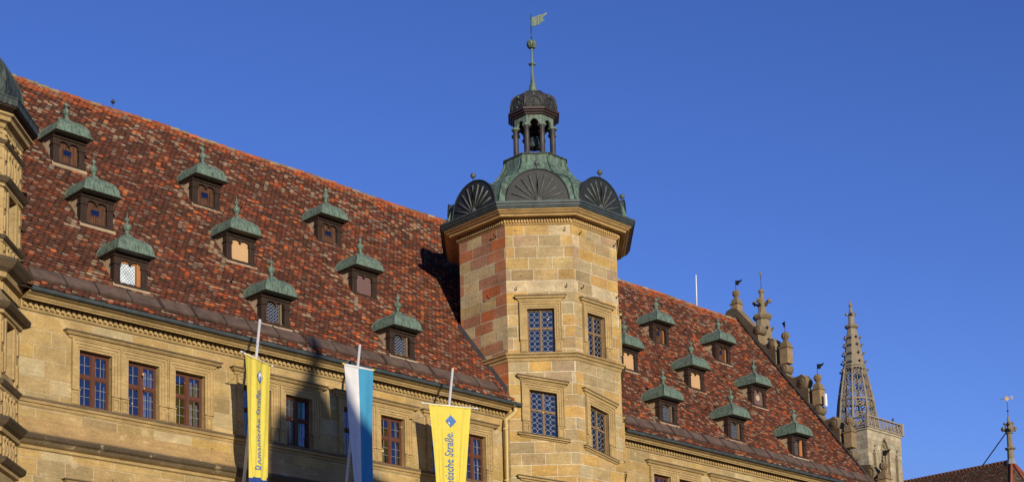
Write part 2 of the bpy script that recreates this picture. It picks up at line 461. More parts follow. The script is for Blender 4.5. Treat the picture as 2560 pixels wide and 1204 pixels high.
for h in holes:
    x0, x1 = h[0][0], h[1][0]
    mb.face([(x0, 0, WZ0), (x0, 0.32, WZ0), (x0, 0.32, WZ1), (x0, 0, WZ1)]); mb.face([(x1, 0, WZ0), (x1, 0, WZ1), (x1, 0.32, WZ1), (x1, 0.32, WZ0)])
    mb.face([(x0, 0, WZ0), (x1, 0, WZ0), (x1, 0.32, WZ0), (x0, 0.32, WZ0)]); mb.face([(x0, 0, WZ1), (x0, 0.32, WZ1), (x1, 0.32, WZ1), (x1, 0, WZ1)])
YB = 16.1
mb.face([(XL, 0, 0), (XL, YB, 0), (XL, YB, 16.6), (XL, 8.05, 27.0), (XL, 0, 16.6)])
mb.face([(XR, 0, 0), (XR, 0, 16.6), (XR+0.17*8.05, 8.05, 27.0), (XR+0.17*YB, YB, 16.6), (XR+0.17*YB, YB, 0)])
mb.face([(XL, YB, 0), (XR+0.17*YB, YB, 0), (XR+0.17*YB, YB, 16.6), (XL, YB, 16.6)])
mb.build('wall', M['stone'], hall)

for x0, x1 in ((-21.45, -2.95), (2.95, 20.6)):
    line = [(x0, 0), (x1, 0)]
    mb = MB(); mb.col = TRIM
    mb.sweep(line, [(0, 16.17), (0.05, 16.20), (0.06, 16.235), (0.075, 16.24), (0.075, 16.465), (0.345, 16.39), (0.36, 16.425), (0.395, 16.43), (0.44, 16.485), (0.51, 16.505), (0.56, 16.525), (0.575, 16.565), (0, 16.60)])
    mb.build('cornice', M['trim'], hall)
    mb = MB(); mb.col = TRIM; x = x0+0.05
    while x < x1-0.1:
        mb.box((x, -0.145, 16.265), (x+0.09, -0.074, 16.40)); x += 0.165
    mb.build('dentil_band', M['trim'], hall)
    mb = MB()
    mb.sweep([(x0+0.02, 0), (x1+(0.35 if x0 < 0 else 0), 0)], [(0.577, 16.56), (0.64, 16.545), (0.675, 16.565), (0.69, 16.645), (0.675, 16.66), (0.66, 16.645), (0.58, 16.60)])
    x = x0+0.7
    while x < x1: mb.box((x, -0.699, 16.552), (x+0.025, -0.60, 16.665)); x += 0.74
    mb.build('gutter', M['zinc'], hall)
    mb = MB(); mb.col = TRIM
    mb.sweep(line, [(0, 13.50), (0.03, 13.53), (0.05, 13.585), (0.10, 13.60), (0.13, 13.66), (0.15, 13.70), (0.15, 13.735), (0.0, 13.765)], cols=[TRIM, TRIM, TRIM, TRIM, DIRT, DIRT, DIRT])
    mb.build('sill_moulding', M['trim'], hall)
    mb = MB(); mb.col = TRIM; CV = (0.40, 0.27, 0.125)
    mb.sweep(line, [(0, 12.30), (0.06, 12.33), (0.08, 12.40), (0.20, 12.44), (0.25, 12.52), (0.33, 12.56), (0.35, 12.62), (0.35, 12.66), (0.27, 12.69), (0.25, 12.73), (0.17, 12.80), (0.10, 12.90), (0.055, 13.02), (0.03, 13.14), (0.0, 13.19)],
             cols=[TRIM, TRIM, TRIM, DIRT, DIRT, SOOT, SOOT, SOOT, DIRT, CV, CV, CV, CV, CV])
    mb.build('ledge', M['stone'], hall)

# --- window surround: nested stone fasciae with pedestal blocks at the foot
def surround(mb, u0, u1, v0, v1, sh=0.0, o=0.0, ow=0.30):
    """sh = slope of the head and foot lines (v per u)"""
    um = (u0+u1)/2
    def S(u, v): return v+sh*(u-um)
    steps = [(0.0, 0.07, 0.018), (0.07, 0.15, 0.045), (0.15, 0.23, 0.072), (0.23, ow, 0.105)]
    ped = v0+0.42
    for a, b, w in steps:
        w += o
        for s, e in ((-1, u0), (1, u1)):
            ua, ub = e+s*a, e+s*b; lo = min(ua, ub); hi = max(ua, ub)
            q = [(lo, S(lo, ped)), (hi, S(hi, ped)), (hi, S(hi, v1+(b if s > 0 else a))), (lo, S(lo, v1+(a if s > 0 else b)))]
            mb.prism(q, -0.02, w)
        q = [(u0-a, S(u0-a, v1+a)), (u1+a, S(u1+a, v1+a)), (u1+b, S(u1+b, v1+b)), (u0-b, S(u0-b, v1+b))]
        mb.prism(q, -0.02, w)
    for s, e in ((-1, u0), (1, u1)):
        lo, hi = (e-ow+0.01, e) if s < 0 else (e, e+ow-0.01)
        mb.prism([(lo, S(lo, v0)), (hi, S(hi, v0)), (hi, S(hi, ped)), (lo, S(lo, ped))], -0.02, 0.05+o)
        for a, b, c, d in ((lo+.03, hi-.03, v0+.02, v0+.06), (lo+.03, hi-.03, ped-.08, ped-.04), (lo+.03, lo+.06, v0+.06, ped-.08), (hi-.06, hi-.03, v0+.06, ped-.08)):
            mb.prism([(a, S(a, c)), (b, S(b, c)), (b, S(b, d)), (a, S(a, d))], 0.04+o, 0.075+o)
        mb.prism([(lo-.0, S(lo, ped)), (hi, S(hi, ped)), (hi, S(hi, ped+.04)), (lo, S(lo, ped+.04))], -0.02, 0.085+o)

def hood(mb, u0, u1, vb, vt, sh=0.0, proj=0.22, base=0.0):
    um = (u0+u1)/2; h = vt-vb
    prof = [(base+0.02, vb), (base+0.05, vb+0.10*h), (base+0.07, vb+0.35*h), (base+0.13, vb+0.42*h), (base+proj*0.85, vb+0.72*h), (base+proj, vb+0.80*h), (base+proj, vb+0.95*h), (base-0.02, vb+1.05*h)]
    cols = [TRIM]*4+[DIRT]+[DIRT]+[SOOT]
    rows = []
    for w, v in prof:
        e = w-base
        rows.append([mb.P((u, v+sh*(u-um), ww)) for u, ww in ((u0-e, -0.03), (u0-e, w), (u1+e, w), (u1+e, -0.03))])
    for k in range(len(rows)-1):
        a, b = rows[k], rows[k+1]
        for j in range(3): mb.idx([a[j], a[j+1], b[j+1], b[j]], cols[k])
    mb.idx(rows[0][::-1], TRIM); mb.idx(rows[-1], SOOT)

def hall_window(x, i):
    """wooden casement standing in the reveal, its pane, curtains and stone surround as sub-parts"""
    r = random.Random(i*13+1)
    fy = 0.16; z0, z1 = WZ0+0.01, WZ1-0.01; w = WW
    F = MB()
    def bar(u0, u1, v0, v1, y0=fy, y1=fy+0.06): F.box((u0, y0, v0), (u1, y1, v1))
    bar(0.005, 0.06, z0, z1); bar(w-0.06, w-0.005, z0, z1); bar(0.06, w-0.06, z0, z0+0.05); bar(0.06, w-0.06, z1-0.06, z1)
    zt = z0+0.90
    bar(w/2-0.055, w/2+0.055, z0+0.05, z1-0.06, fy-0.012, fy+0.05); bar(0.06, w-0.06, zt-0.045, zt+0.045, fy-0.006, fy+0.045)
    for a, b in ((0.06, w/2-0.055), (w/2+0.055, w-0.06)):
        for c, d in ((z0+0.05, zt-0.045), (zt+0.045, z1-0.06)):
            bar(a, a+0.03, c, d, fy+0.012, fy+0.05); bar(b-0.03, b, c, d, fy+0.012, fy+0.05); bar(a+0.03, b-0.03, c, c+0.03, fy+0.012, fy+0.05); bar(a+0.03, b-0.03, d-0.03, d, fy+0.012, fy+0.05)
    f = F.build('window', M['frame'], hall, (x, 0, 0))
    G = MB()
    for a, b in ((0.09, w/2-0.08), (w/2+0.08, w-0.09)):
        for c, d, nh in ((z0+0.08, zt-0.07, 3), (zt+0.07, z1-0.09, 2)):
            t = r.uniform(-0.006, 0.006)
            G.mi = 0; G.face([(a, fy+0.03+t, c), (b, fy+0.03-t, c), (b, fy+0.03-t, d), (a, fy+0.03+t, d)])
            G.mi = 1; m = (a+b)/2; G.box((m-0.006, fy+0.018, c), (m+0.006, fy+0.023, d))
            for k in range(1, nh): zz = c+(d-c)*k/nh; G.box((a, fy+0.018, zz-0.005), (b, fy+0.022, zz+0.005))
    G.build('pane', [M['glass'], M['leading']], f)
    D = MB()
    D.mi = 1; D.face([(-0.3, 0.9, z0-0.3), (w+0.5, 0.9, z0-0.3), (w+0.5, 0.9, z1+0.3), (-0.3, 0.9, z1+0.3)])
    D.box((-0.06, 0.33, z0-0.06), (0, 0.9, z1+0.06)); D.box((w, 0.33, z0-0.06), (w+0.06, 0.9, z1+0.06)); D.box((0, 0.33, z1), (w, 0.9, z1+0.06)); D.box((0, 0.33, z0-0.06), (w, 0.9, z0))
    D.mi = 0
    for a, b in ((0.0, 0.16), (w/2+0.02, w/2+0.30), (w-0.10, w)) if i % 3 else ((0.0, 0.22), (w/2+0.05, w/2+0.22), (w-0.06, w)):
        k = 10
        for j in range(k):
            p, q = a+(b-a)*j/k, a+(b-a)*(j+1)/k
            D.face([(p, 0.36+0.025*(j % 2), z0), (q, 0.36+0.025*((j+1) % 2), z0), (q, 0.36+0.025*((j+1) % 2), z1), (p, 0.36+0.025*(j % 2), z1)])
    D.build('curtain', [M['curtain'], M['dark']], f)
    S_ = MB(); S_.T = lambda u, v, ww: (u, -ww, v); S_.col = TRIM
    surround(S_, 0, w, WZ0, WZ1, ow=0.262)
    S_.build('surround', M['trim'], f)
    return f

i = 0
for g in WINS:
    for x in g:
        f = hall_window(x, i)
        if i == 6:    # the window whose inner casement stands open
            O = MB(); O.box((0.30, 0.33, WZ0+0.05), (0.36, 0.60, WZ0+0.85)); O.box((0.24, 0.33, WZ0+0.98), (0.30, 0.55, WZ1-0.1))
            O.build('open_casement', M['orange_wood'], f)
        i += 1
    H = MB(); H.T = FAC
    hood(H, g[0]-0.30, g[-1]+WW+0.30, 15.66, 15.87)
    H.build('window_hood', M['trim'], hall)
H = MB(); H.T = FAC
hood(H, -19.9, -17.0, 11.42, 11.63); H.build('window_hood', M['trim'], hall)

# --- downpipe at the tower
mb = MB()
mb.tube([(-2.82, -0.52, 16.50), (-2.82, -0.50, 16.36), (-2.98, -0.18, 16.12), (-3.0, -0.16, 15.9), (-3.0, -0.16, 0.0)], 0.085, 12)
for z in (15.75, 13.9, 12.0): mb.lathe([(0.097, 0), (0.097, 0.05)], 12, (-3.0, -0.16, z))
mb.build('downpipe', M['pipe'], hall)

# --- main roof: deck and tiles
PROF = [(-0.67, 16.68), (-0.27, 17.00), (0.10, 17.462), (8.05, 27.15)]
segs = []; s0 = 0
for (y0, z0), (y1, z1) in zip(PROF, PROF[1:]):
    l = math.hypot(y1-y0, z1-z0); segs.append((s0, l, y0, z0, (y1-y0)/l, (z1-z0)/l)); s0 += l
SMAX = s0
def roof_yz(s):
    y = np.zeros_like(s); z = np.zeros_like(s); ny = np.zeros_like(s); nz = np.zeros_like(s)
    for k, (a, l, y0, z0, dy, dz) in enumerate(segs):
        m = (s >= a) if k else (s > -9)
        y[m] = y0+dy*(s[m]-a); z[m] = z0+dz*(s[m]-a); ny[m] = -dz; nz[m] = dy
    return y, z, ny, nz
def sag(x, s): return -0.05*np.sin(x*0.33+1.0)*np.sin(np.clip(s/SMAX, 0, 1)*math.pi*0.9)+0.025*np.sin(x*0.9)*np.clip(s/SMAX, 0, 1)
def place_main(u, s, n):
    y, z, ny, nz = roof_yz(s); return u, y+ny*n, z+nz*n+sag(u, s)
A_T = 1.2*(1+math.sqrt(2)); CYT = 0.925
def keep_main(u, s):
    y, z, _, _ = roof_yz(s+0.08)
    ax = np.abs(u); ay = np.abs(y-CYT)
    inoct = (ax < A_T-0.05) & (ay < A_T-0.05) & ((ax+ay) < (A_T-0.05)*math.sqrt(2))
    front = (ax < A_T-0.02) & (y < CYT)
    k = (u > XL+0.1) & (u < XR+0.17*y-0.02) & ~inoct & ~front
    k &= ~((u < -21.5) & (y < 2.6))
    return k
DORM = [(-17.52, 4.47, 'wood'), (-12.36, 4.5, 'wood'), (-7.07, 4.5, 'wood'), (-17.80, 2.25, 'wood'), (-12.45, 2.4, 'panel'), (-7.18, 2.45, 'mauve'), (-17.84, 0.25, 'lattice'), (-12.70, 0.17, 'leaded'), (-7.46, 0.17, 'leaded'),
        (11.49, 4.53, 'wood_open'), (15.98, 4.56, 'wood_open'), (6.85, 2.45, 'panel'), (11.15, 2.40, 'panel'), (15.70, 2.46, 'disc'), (6.53, 0.22, 'leaded'), (10.92, 0.22, 'leaded'), (15.33, 0.17, 'leaded_open')]
def colour_main(U, S, R, rows, g):
    n = len(U); y, z, _, _ = roof_yz(S)
    base = np.array([(0.094, 0.037, 0.024), (0.118, 0.041, 0.025), (0.150, 0.046, 0.026), (0.192, 0.055, 0.028), (0.348, 0.081, 0.028), (0.432, 0.117, 0.036), (0.264, 0.184, 0.120), (0.240, 0.095, 0.050), (0.074, 0.035, 0.023)])
    big = vnoise(U*0.22, S*0.28, 1); med = vnoise(U*0.9, S*1.4, 2); sm = vnoise(U*2.1, S*4.5, 3)
    warm = np.clip((U+16)/13, 0, 1)*np.clip(1.15-S/11, 0.1, 1)       # the roof reddens towards the stair tower
    warm = np.where(U > 0, 0.55, warm)
    right = U > 3
    p = np.zeros((n, 9))
    p[:, 0] = 1.6+1.4*big; p[:, 1] = 1.6; p[:, 2] = 1.1+0.8*warm; p[:, 3] = 0.6+1.2*warm
    p[:, 4] = 0.14+2.4*np.clip(sm-0.62, 0, 1)*3+1.0*warm*np.clip(sm-0.35, 0, 1)*3
    p[:, 5] = 0.06+1.5*np.clip(sm-0.70, 0, 1)*3+0.7*warm*np.clip(sm-0.45, 0, 1)*3
    p[:, 6] = 0.02+0.3*np.clip(med-0.6, 0, 1)*3
    p[:, 7] = 0.35+1.0*warm
    p[:, 8] = 1.1*(1-warm)+2.0*np.clip(big-0.6, 0, 1)*2
    cool = np.clip(1-(U+22)/16, 0, 1)
    p[:, 4] *= 1-0.5*cool; p[:, 5] *= 1-0.5*cool; p[:, 3] *= 1-0.35*cool; p[:, 0] += 1.2*cool
    top = rows-R
    pale = np.exp(-((top-11)/5.0)**2)*np.where(right, 0.5, 1.0)*(0.5+vnoise(U*0.35, S*0.5, 9))
    p[:, 6] += 1.5*pale
    p[:, 0] *= 1-0.4*np.clip(pale, 0, 1); 
    for xd, yd, _k in DORM:
        for off, wd, am in ((-0.85, 0.20, 4.0), (0.75, 0.18, 1.6)):
            d = U-(xd+off); below = (y < yd+0.55) & (y > yd-3.0)
            p[:, 6] += am*np.exp(-(d/wd)**2)*below*np.clip(1-(yd-y)/3.0, 0.15, 1)*(0.3+med)
    ridge = top <= 3
    p[ridge] = 0.02; p[ridge, 4] = 2.0; p[ridge, 5] = 0.6; p[ridge, 3] = 1.2; p[ridge, 7] = 0.8
    c = np.cumsum(p, 1); c /= c[:, -1:]
    k = (g.random(n)[:, None] > c).sum(1).clip(0, 8)
    out = base[k]*(0.80+0.4*g.random(n))[:, None]*(0.9+0.25*med)[:, None]
    return out*np.where(right, 0.95, 1.0)[:, None]
roof = tiles('roof', hall, XL+0.1, 22.0, SMAX, place_main, keep_main, colour_main)
mb = MB(); mb.col = (0.05, 0.03, 0.02)
for (y0, z0), (y1, z1) in zip(PROF, PROF[1:]):
    for xa, xb in ((XL, -2.85), (2.85, XR)):
        mb.face([(xa, y0+0.03, z0-0.10), (xb+(0.17*y0 if xb == XR else 0), y0+0.03, z0-0.10), (xb+(0.17*y1 if xb == XR else 0), y1+0.03, z1-0.10), (xa, y1+0.03, z1-0.10)])
mb.face([(-2.9, 2.6, roof_z(2.6)-0.1), (2.9, 2.6, roof_z(2.6)-0.1), (2.9, 8.05, 27.05), (-2.9, 8.05, 27.05)])
mb.face([(XL, 8.05, 27.05), (XR+1.37, 8.05, 27.05), (XR+2.7, 16.8, 16.4), (XL, 16.8, 16.4)])
mb.build('roof_deck', M['tile'], roof)
mb = MB(); x = XL+0.1; r = random.Random(5)
while x < XR+1.3:
    c = jit(r.choice([(0.30, 0.085, 0.035), (0.36, 0.11, 0.04), (0.26, 0.10, 0.05), (0.30, 0.21, 0.13), (0.22, 0.13, 0.08), (0.26, 0.19, 0.12)]), r, 0.2)
    zz = 27.03+float(sag(np.array([x]), np.array([SMAX]))[0])+r.uniform(-.012, .012); l = 0.40
    k = 7
    ra, rb = 0.135, 0.155
    A = [mb.P((x, 8.07-ra*math.cos(math.pi*j/(k-1)), zz+ra*math.sin(math.pi*j/(k-1)))) for j in range(k)]
    B = [mb.P((x+l+0.03, 8.07-rb*math.cos(math.pi*j/(k-1)), zz+0.012+rb*math.sin(math.pi*j/(k-1)))) for j in range(k)]
    for j in range(k-1): mb.idx([A[j], A[j+1], B[j+1], B[j]], c)
    mb.idx(B, c); x += l
mb.build('ridge_tiles', M['tile'], roof)

# --- snow guard slabs above the eaves
def slab_mesh():
    m = MB(); m.col = (1, 1, 1)
    l = 1.02
    P0 = Vector((0, -0.37, 16.985)); P1 = Vector((0, -0.02, 17.39)); d = (P1-P0).normalized(); nn = Vector((0, -d.z, d.y))
    ln = (P1-P0).length
    for s_a, s_b, h in ((0, 0.03, 0.055), (0.03, ln-0.03, 0.062), (ln-0.03, ln, 0.055)):
        q = []
        for x in (0, l):
            for s in (s_a, s_b):
                for h_ in (-0.02, h): q.append(m.P(P0+d*s+nn*h_+Vector((x, 0, 0))))
        for f in ((0, 1, 3, 2), (4, 6, 7, 5), (0, 4, 5, 1), (2, 3, 7, 6), (1, 5, 7, 3), (0, 2, 6, 4)): m.idx([q[t] for t in f])
    c = [P0+d*(-0.015)+nn*0.085, P0+d*(ln+0.0)+nn*0.085, P0+d*ln-nn*0.02, P0+d*(-0.015)-nn*0.02]
    m.mi = 1
    a = [m.P(p+Vector((l-0.012, 0, 0))) for p in c]; b = [m.P(p+Vector((l+0.012, 0, 0))) for p in c]
    m.idx(a); m.idx(b[::-1])
    for k in range(4): m.idx([a[k], b[k], b[(k+1) % 4], a[(k+1) % 4]])
    return m.mesh('snow_guard_slab', [M['slab'], M['lead']])
sm_ = slab_mesh(); r = random.Random(11)
for xa, xb in ((-21.35, -3.4), (2.95, 20.2)):
    x = xa
    while x < xb:
        o = link('snow_guard_slab', sm_, hall, (x, r.uniform(-.006, .006), r.uniform(-.01, .01)))
        o.rotation_euler = (0, r.uniform(-.006, .006), 0)
        x += 1.06

# --- dormers
def dormer_meshes():
    d = {}
    b = MB()
    for s in (-1, 1):
        xa, xb = (-0.55, -0.345) if s < 0 else (0.345, 0.55)
        b.box((xa, 0, 0.05), (xb, 0.2, 0.62)); b.box((xa-0.03, -0.03, 0.60), (xb+0.03, 0.22, 0.635)); b.box((xa-0.015, -0.015, 0.635), (xb+0.015, 0.21, 0.66)); b.box((xa-0.01, -0.012, 0.05), (xb+0.01, 0.2, 0.12))
    def arch(u):
        t = (abs(u)-0.17)/0.165
        if abs(u) < 0.035: return 0.655
        return 0.66+0.105*math.sqrt(max(0, 1-t*t))
    us = [-0.345+0.69*k/36 for k in range(37)]
    for a, c in zip(us, us[1:]):
        b.prism([(a, arch(a)), (c, arch(c)), (c, 0.84), (a, 0.84)], 0, 0) if False else None
        va, vc = arch(a), arch(c)
        for y, fl in ((0.0, 0), (0.12, 1)):
            q = [(a, y, va), (c, y, vc), (c, y, 0.84), (a, y, 0.84)]; b.face(q if not fl else q[::-1])
        b.face([(a, 0, va), (a, 0.12, va), (c, 0.12, vc), (c, 0, vc)])
    b.box((-0.55, -0.004, 0.66), (-0.345, 0.2, 0.84)); b.box((0.345, -0.004, 0.66), (0.55, 0.2, 0.84))
    b.box((-0.58, -0.05, 0.84), (0.58, 0.5, 0.90)); b.box((-0.60, -0.10, 0.90), (0.60, 0.6, 0.945))
    b.box((-0.57, -0.06, -0.03), (0.57, 0.12, 0.048))
    d['dormer'] = b.mesh('dormer', M['wood'])
    for s, key in ((-1, 'cheek'), (1, 'cheek_right')):
        c = MB(); x0, x1 = (-0.53, -0.50) if s < 0 else (0.50, 0.53)
        c.T = lambda u, v, w: (w, u, v)
        c.prism([(0.2, -0.12), (0.82, 0.92), (0.2, 0.92)], x0, x1)
        d[key] = c.mesh('cheek', M['plaster'])
    # bell-shaped copper cap on a rectangular plan
    k = MB()
    lev = [(0, 0.60, 0.945), (0, 0.665, 0.952), (0, 0.665, 0.975), (0, 0.612, 0.995), (0, 0.592, 1.04), (0, 0.58, 1.12), (0, 0.558, 1.20), (0, 0.52, 1.28), (0, 0.46, 1.36), (0, 0.375, 1.43), (0, 0.265, 1.485), (0, 0.16, 1.525), (0, 0.10, 1.57), (0, 0.065, 1.65)]
    yc = 0.20; rows = []
    ns = 5
    for _, h, z in lev:
        hf = h*0.86; hb = h*1.25
        pts = []
        cs = [(-h, yc-hf), (h, yc-hf), (h, yc+hb), (-h, yc+hb)]
        for e in range(4):
            p, q = cs[e], cs[(e+1) % 4]
            for t in range(ns): pts.append((p[0]+(q[0]-p[0])*t/ns, p[1]+(q[1]-p[1])*t/ns, z))
        rows.append([k.P(p) for p in pts])
    n = len(rows[0])
    for a, bb in zip(rows, rows[1:]):
        for j in range(n): k.idx([a[j], a[(j+1) % n], bb[(j+1) % n], bb[j]])
    k.idx(rows[0][::-1]); k.idx(rows[-1])
    for sx, sy in ((-1, -1), (1, -1), (-1, 1), (1, 1)):
        k.tube([(sx*h*1.0, yc+(-h*0.86 if sy < 0 else h*1.25), z+0.004) for _, h, z in lev[3:]], 0.016, 5)
    d['dormer_roof'] = k.mesh('dormer_roof', M['copper'])
    f = MB()
    f.lathe([(0.10, 1.53), (0.07, 1.62), (0.05, 1.71), (0.085, 1.73), (0.05, 1.75), (0.085, 1.775), (0.122, 1.82), (0.135, 1.87), (0.14, 1.885), (0.12, 1.935), (0.07, 1.975), (0.034, 1.995), (0.028, 2.05), (0.06, 2.07), (0.082, 2.105), (0.065, 2.15), (0.028, 2.175), (0.016, 2.20), (0.008, 2.36)], 14, (0, 0.22, 0))
    d['finial'] = f.mesh('finial', M['copper'])
    return d
DM = dormer_meshes()
def leaded(mb, u0, u1, v0, v1, y, r=0.062):
    """roundels in lead"""
    nu = max(1, round((u1-u0)/(2*r))); nv = max(1, round((v1-v0)/(2*r)))
    du = (u1-u0)/nu; dv = (v1-v0)/nv; t = 0.011
    for i in range(nu):
        for j in range(nv):
            cx, cz = u0+du*(i+.5), v0+dv*(j+.5); n = 12
            ro = min(du, dv)/2*1.0; ri = ro-t
            O = [mb.P((cx+ro*math.cos(2*math.pi*k/n), y, cz+ro*math.sin(2*math.pi*k/n))) for k in range(n)]
            I = [mb.P((cx+ri*math.cos(2*math.pi*k/n), y, cz+ri*math.sin(2*math.pi*k/n))) for k in range(n)]
            for k in range(n): mb.idx([O[k], O[(k+1) % n], I[(k+1) % n], I[k]])
            if i: mb.box((cx-du/2-0.004, y, cz-0.004-dv/2*0+dv*0.0), (cx-du/2+0.004, y+0.004, cz+0.004))
def filling(kind):
    m = MB(); U = 0.345
    if kind in ('wood', 'wood_open'):
        w = 2*U/5
        for k in range(5): m.box((-U+k*w+0.004, 0.085+0.004*(k % 2), 0.05), (-U+(k+1)*w-0.004, 0.115, 0.80))
        m.mi = 1
        if kind == 'wood': m.box((-0.17, 0.068, 0.36), (0.11, 0.084, 0.53))
        else: m.box((-0.20, 0.068, 0.42), (-0.02, 0.084, 0.60))
        m.mi = 0
        a, b, c, d = (-0.17, 0.11, 0.36, 0.53) if kind == 'wood' else (-0.20, -0.02, 0.42, 0.60)
        for q in ((a-.02, a, c-.02, d+.02), (b, b+.02, c-.02, d+.02), (a, b, c-.02, c), (a, b, d, d+.02)): m.box((q[0], 0.062, q[2]), (q[1], 0.084, q[3]))
        if kind == 'wood_open': m.mi = 2; m.box((0.17, 0.03, 0.08), (0.22, 0.07, 0.66))
        return 'shutter', m.mesh('shutter', [M['board'], M['tglass_dark'], M['orange_wood']])
    if kind == 'panel':
        m.box((-U, 0.07, 0.05), (U, 0.11, 0.80)); return 'panel', m.mesh('panel', M['panel'])
    if kind == 'mauve':
        m.box((-U, 0.07, 0.05), (U, 0.11, 0.80)); return 'panel', m.mesh('panel', M['mauve'])
    if kind == 'disc':
        m.box((-U, 0.07, 0.05), (U, 0.11, 0.80)); m.mi = 1; m.T = lambda x, y, z: (x, 0.07-z, y)
        m.lathe([(0.14, 0), (0.14, 0.03), (0.10, 0.03), (0.09, 0.015), (0.04, 0.03)], 16, (-0.03, 0.42, 0)); m.T = None
        return 'panel', m.mesh('panel', [M['mauve'], M['plaster']])
    if kind == 'lattice':
        m.box((-U, 0.09, 0.05), (0.20, 0.10, 0.80)); m.mi = 1
        for k in range(-14, 16):
            for s in (1, -1):
                p = [(-U, 0.05+k*0.115 if s > 0 else 0.05+k*0.115), (0.20, 0.05+k*0.115+s*0.62)]
                q = clip(clip([(p[0][0], p[0][1]-.008), (p[1][0], p[1][1]-.008), (p[1][0], p[1][1]+.008), (p[0][0], p[0][1]+.008)], (-1, 0.06), (1, 0.06), True), (-1, 0.74), (1, 0.74), False)
                if len(q) > 2: m.face([(a, 0.086 if s > 0 else 0.0835, b) for a, b in q])
        m.mi = 2; m.box((0.215, 0.03, 0.06), (0.345, 0.11, 0.78)); m.box((-0.3, 0.06, 0.70), (0.2, 0.085, 0.80))
        return 'pane', m.mesh('pane', [M['lattice'], M['dlead'], M['orange_wood']])
    # leaded roundels in a wooden casement
    m.box((-U, 0.10, 0.05), (U, 0.112, 0.80)); m.mi = 1
    leaded(m, -0.30, 0.20, 0.09, 0.74, 0.088, 0.056)
    m.mi = 2; m.box((-U, 0.05, 0.05), (-0.30, 0.10, 0.80)); m.box((0.21, 0.04, 0.05), (0.26, 0.10, 0.80)); m.box((-0.30, 0.05, 0.05), (0.21, 0.098, 0.09))
    if kind == 'leaded_open': m.mi = 3; m.box((0.02, -0.0, 0.06), (0.20, 0.05, 0.76))
    return 'pane', m.mesh('pane', [M['tglass_dark'], M['leading'], M['tanframe'], M['orange_wood']])
M['tglass_dark'] = glass_mat('small_dark_glass', 0.35, (0.03, 0.035, 0.05), 0.25, (0.19, 0.19, 0.205))
FILL = {}
for xd, yd, kind in DORM:
    o = link('dormer', DM['dormer'], hall, (xd, yd, roof_z(yd)+0.02))
    for nm in ('cheek', 'cheek_right', 'dormer_roof', 'finial'): link(nm.replace('_right', ''), DM[nm], o)
    if kind not in FILL: FILL[kind] = filling(kind)
    link(FILL[kind][0], FILL[kind][1], o)
# pale mortar under each dormer sill
for xd, yd, kind in DORM:
    mb = MB(); z = roof_z(yd)
    mb.face([(xd-0.62, yd-0.10, z-0.07), (xd+0.60, yd-0.10, z-0.07), (xd+0.58, yd-0.02, z+0.05), (xd-0.60, yd-0.02, z+0.05)])
    mb.face([(xd-0.62, yd-0.10, z-0.07), (xd-0.62, yd-0.06, z-0.13), (xd+0.60, yd-0.06, z-0.13), (xd+0.60, yd-0.10, z-0.07)])
    mb.build('sill_flashing', M['red_lead'] if kind == 'lattice' and 'red_lead' in M else M['plaster'], hall)
# iron roof hooks
hk = MB(); hk.tube([(0, 0, 0), (0, -0.10, 0.03), (0, -0.14, 0.10)], 0.018, 6); hk.box((-0.04, -0.02, -0.02), (0.04, 0.16, 0.01))
hk = hk.mesh('roof_hook', M['iron'])
for x, y in ((-17.2, 3.0), (-13.5, 1.45), (-10.7, 4.9), (5.9, 1.3), (10.1, 3.6), (10.3, 1.35), (14.9, 5.9), (14.8, 1.2), (13.1, 4.1), (14.6, 3.6)):
    link('roof_hook', hk, hall, (x, y, roof_z(y)+0.05))

# --- stepped east gable standing above the roof edge
GX = XR+0.02
GF = lambda y, z, w: (GX+0.17*y+w, y, z)
GST = (0.17, 0.13, 0.082)
mb = MB(); mb.T = GF; mb.col = GST
def arcpts(cx, cz, r, a0, a1, n=8): return [(cx+r*math.cos(rad(a0+(a1-a0)*k/n)), cz+r*math.sin(rad(a0+(a1-a0)*k/n))) for k in range(n+1)]
def rz(y): return roof_z(y)-0.25
up_ = [(9.6, 27.0-0.4), (8.75, 27.75), (8.45, 27.80), (8.05, 27.72), (6.85, 26.42)]
top = up_+arcpts(6.62, 26.2, 0.26, 60, -100, 8)+[(6.62, 25.75), (6.45, 25.48), (6.2, 25.28)]+arcpts(5.72, 25.22, 0.26, 150, 20, 6)
top += [(5.44, 25.02), (5.44, 24.55), (5.44, 24.12)]+arcpts(4.95, 23.78, 0.27, 60, -110, 8)+[(4.75, 23.40), (4.4, 23.15)]+arcpts(3.85, 22.82, 0.36, 110, 5, 7)
top += [(3.42, 22.4), (3.42, 21.7)]+arcpts(2.95, 21.25, 0.27, 60, -110, 8)+[(2.8, 20.9), (2.5, 20.6)]+arcpts(1.95, 20.32, 0.34, 110, 5, 7)
top += [(1.58, 20.0), (1.58, 19.2)]+arcpts(1.05, 18.62, 0.25, 60, -110, 8)+[(0.85, 18.3), (0.5, 18.05)]+arcpts(-0.05, 17.55, 0.40, 110, 5, 7)+[(-0.42, 17.1), (-0.9, 16.9), (-0.9, 16.4)]
bot = [(y, rz(y)) for y in (-0.2, 2, 4, 6, 8.05)]+[(9.6, rz(8.05)-1.6)]
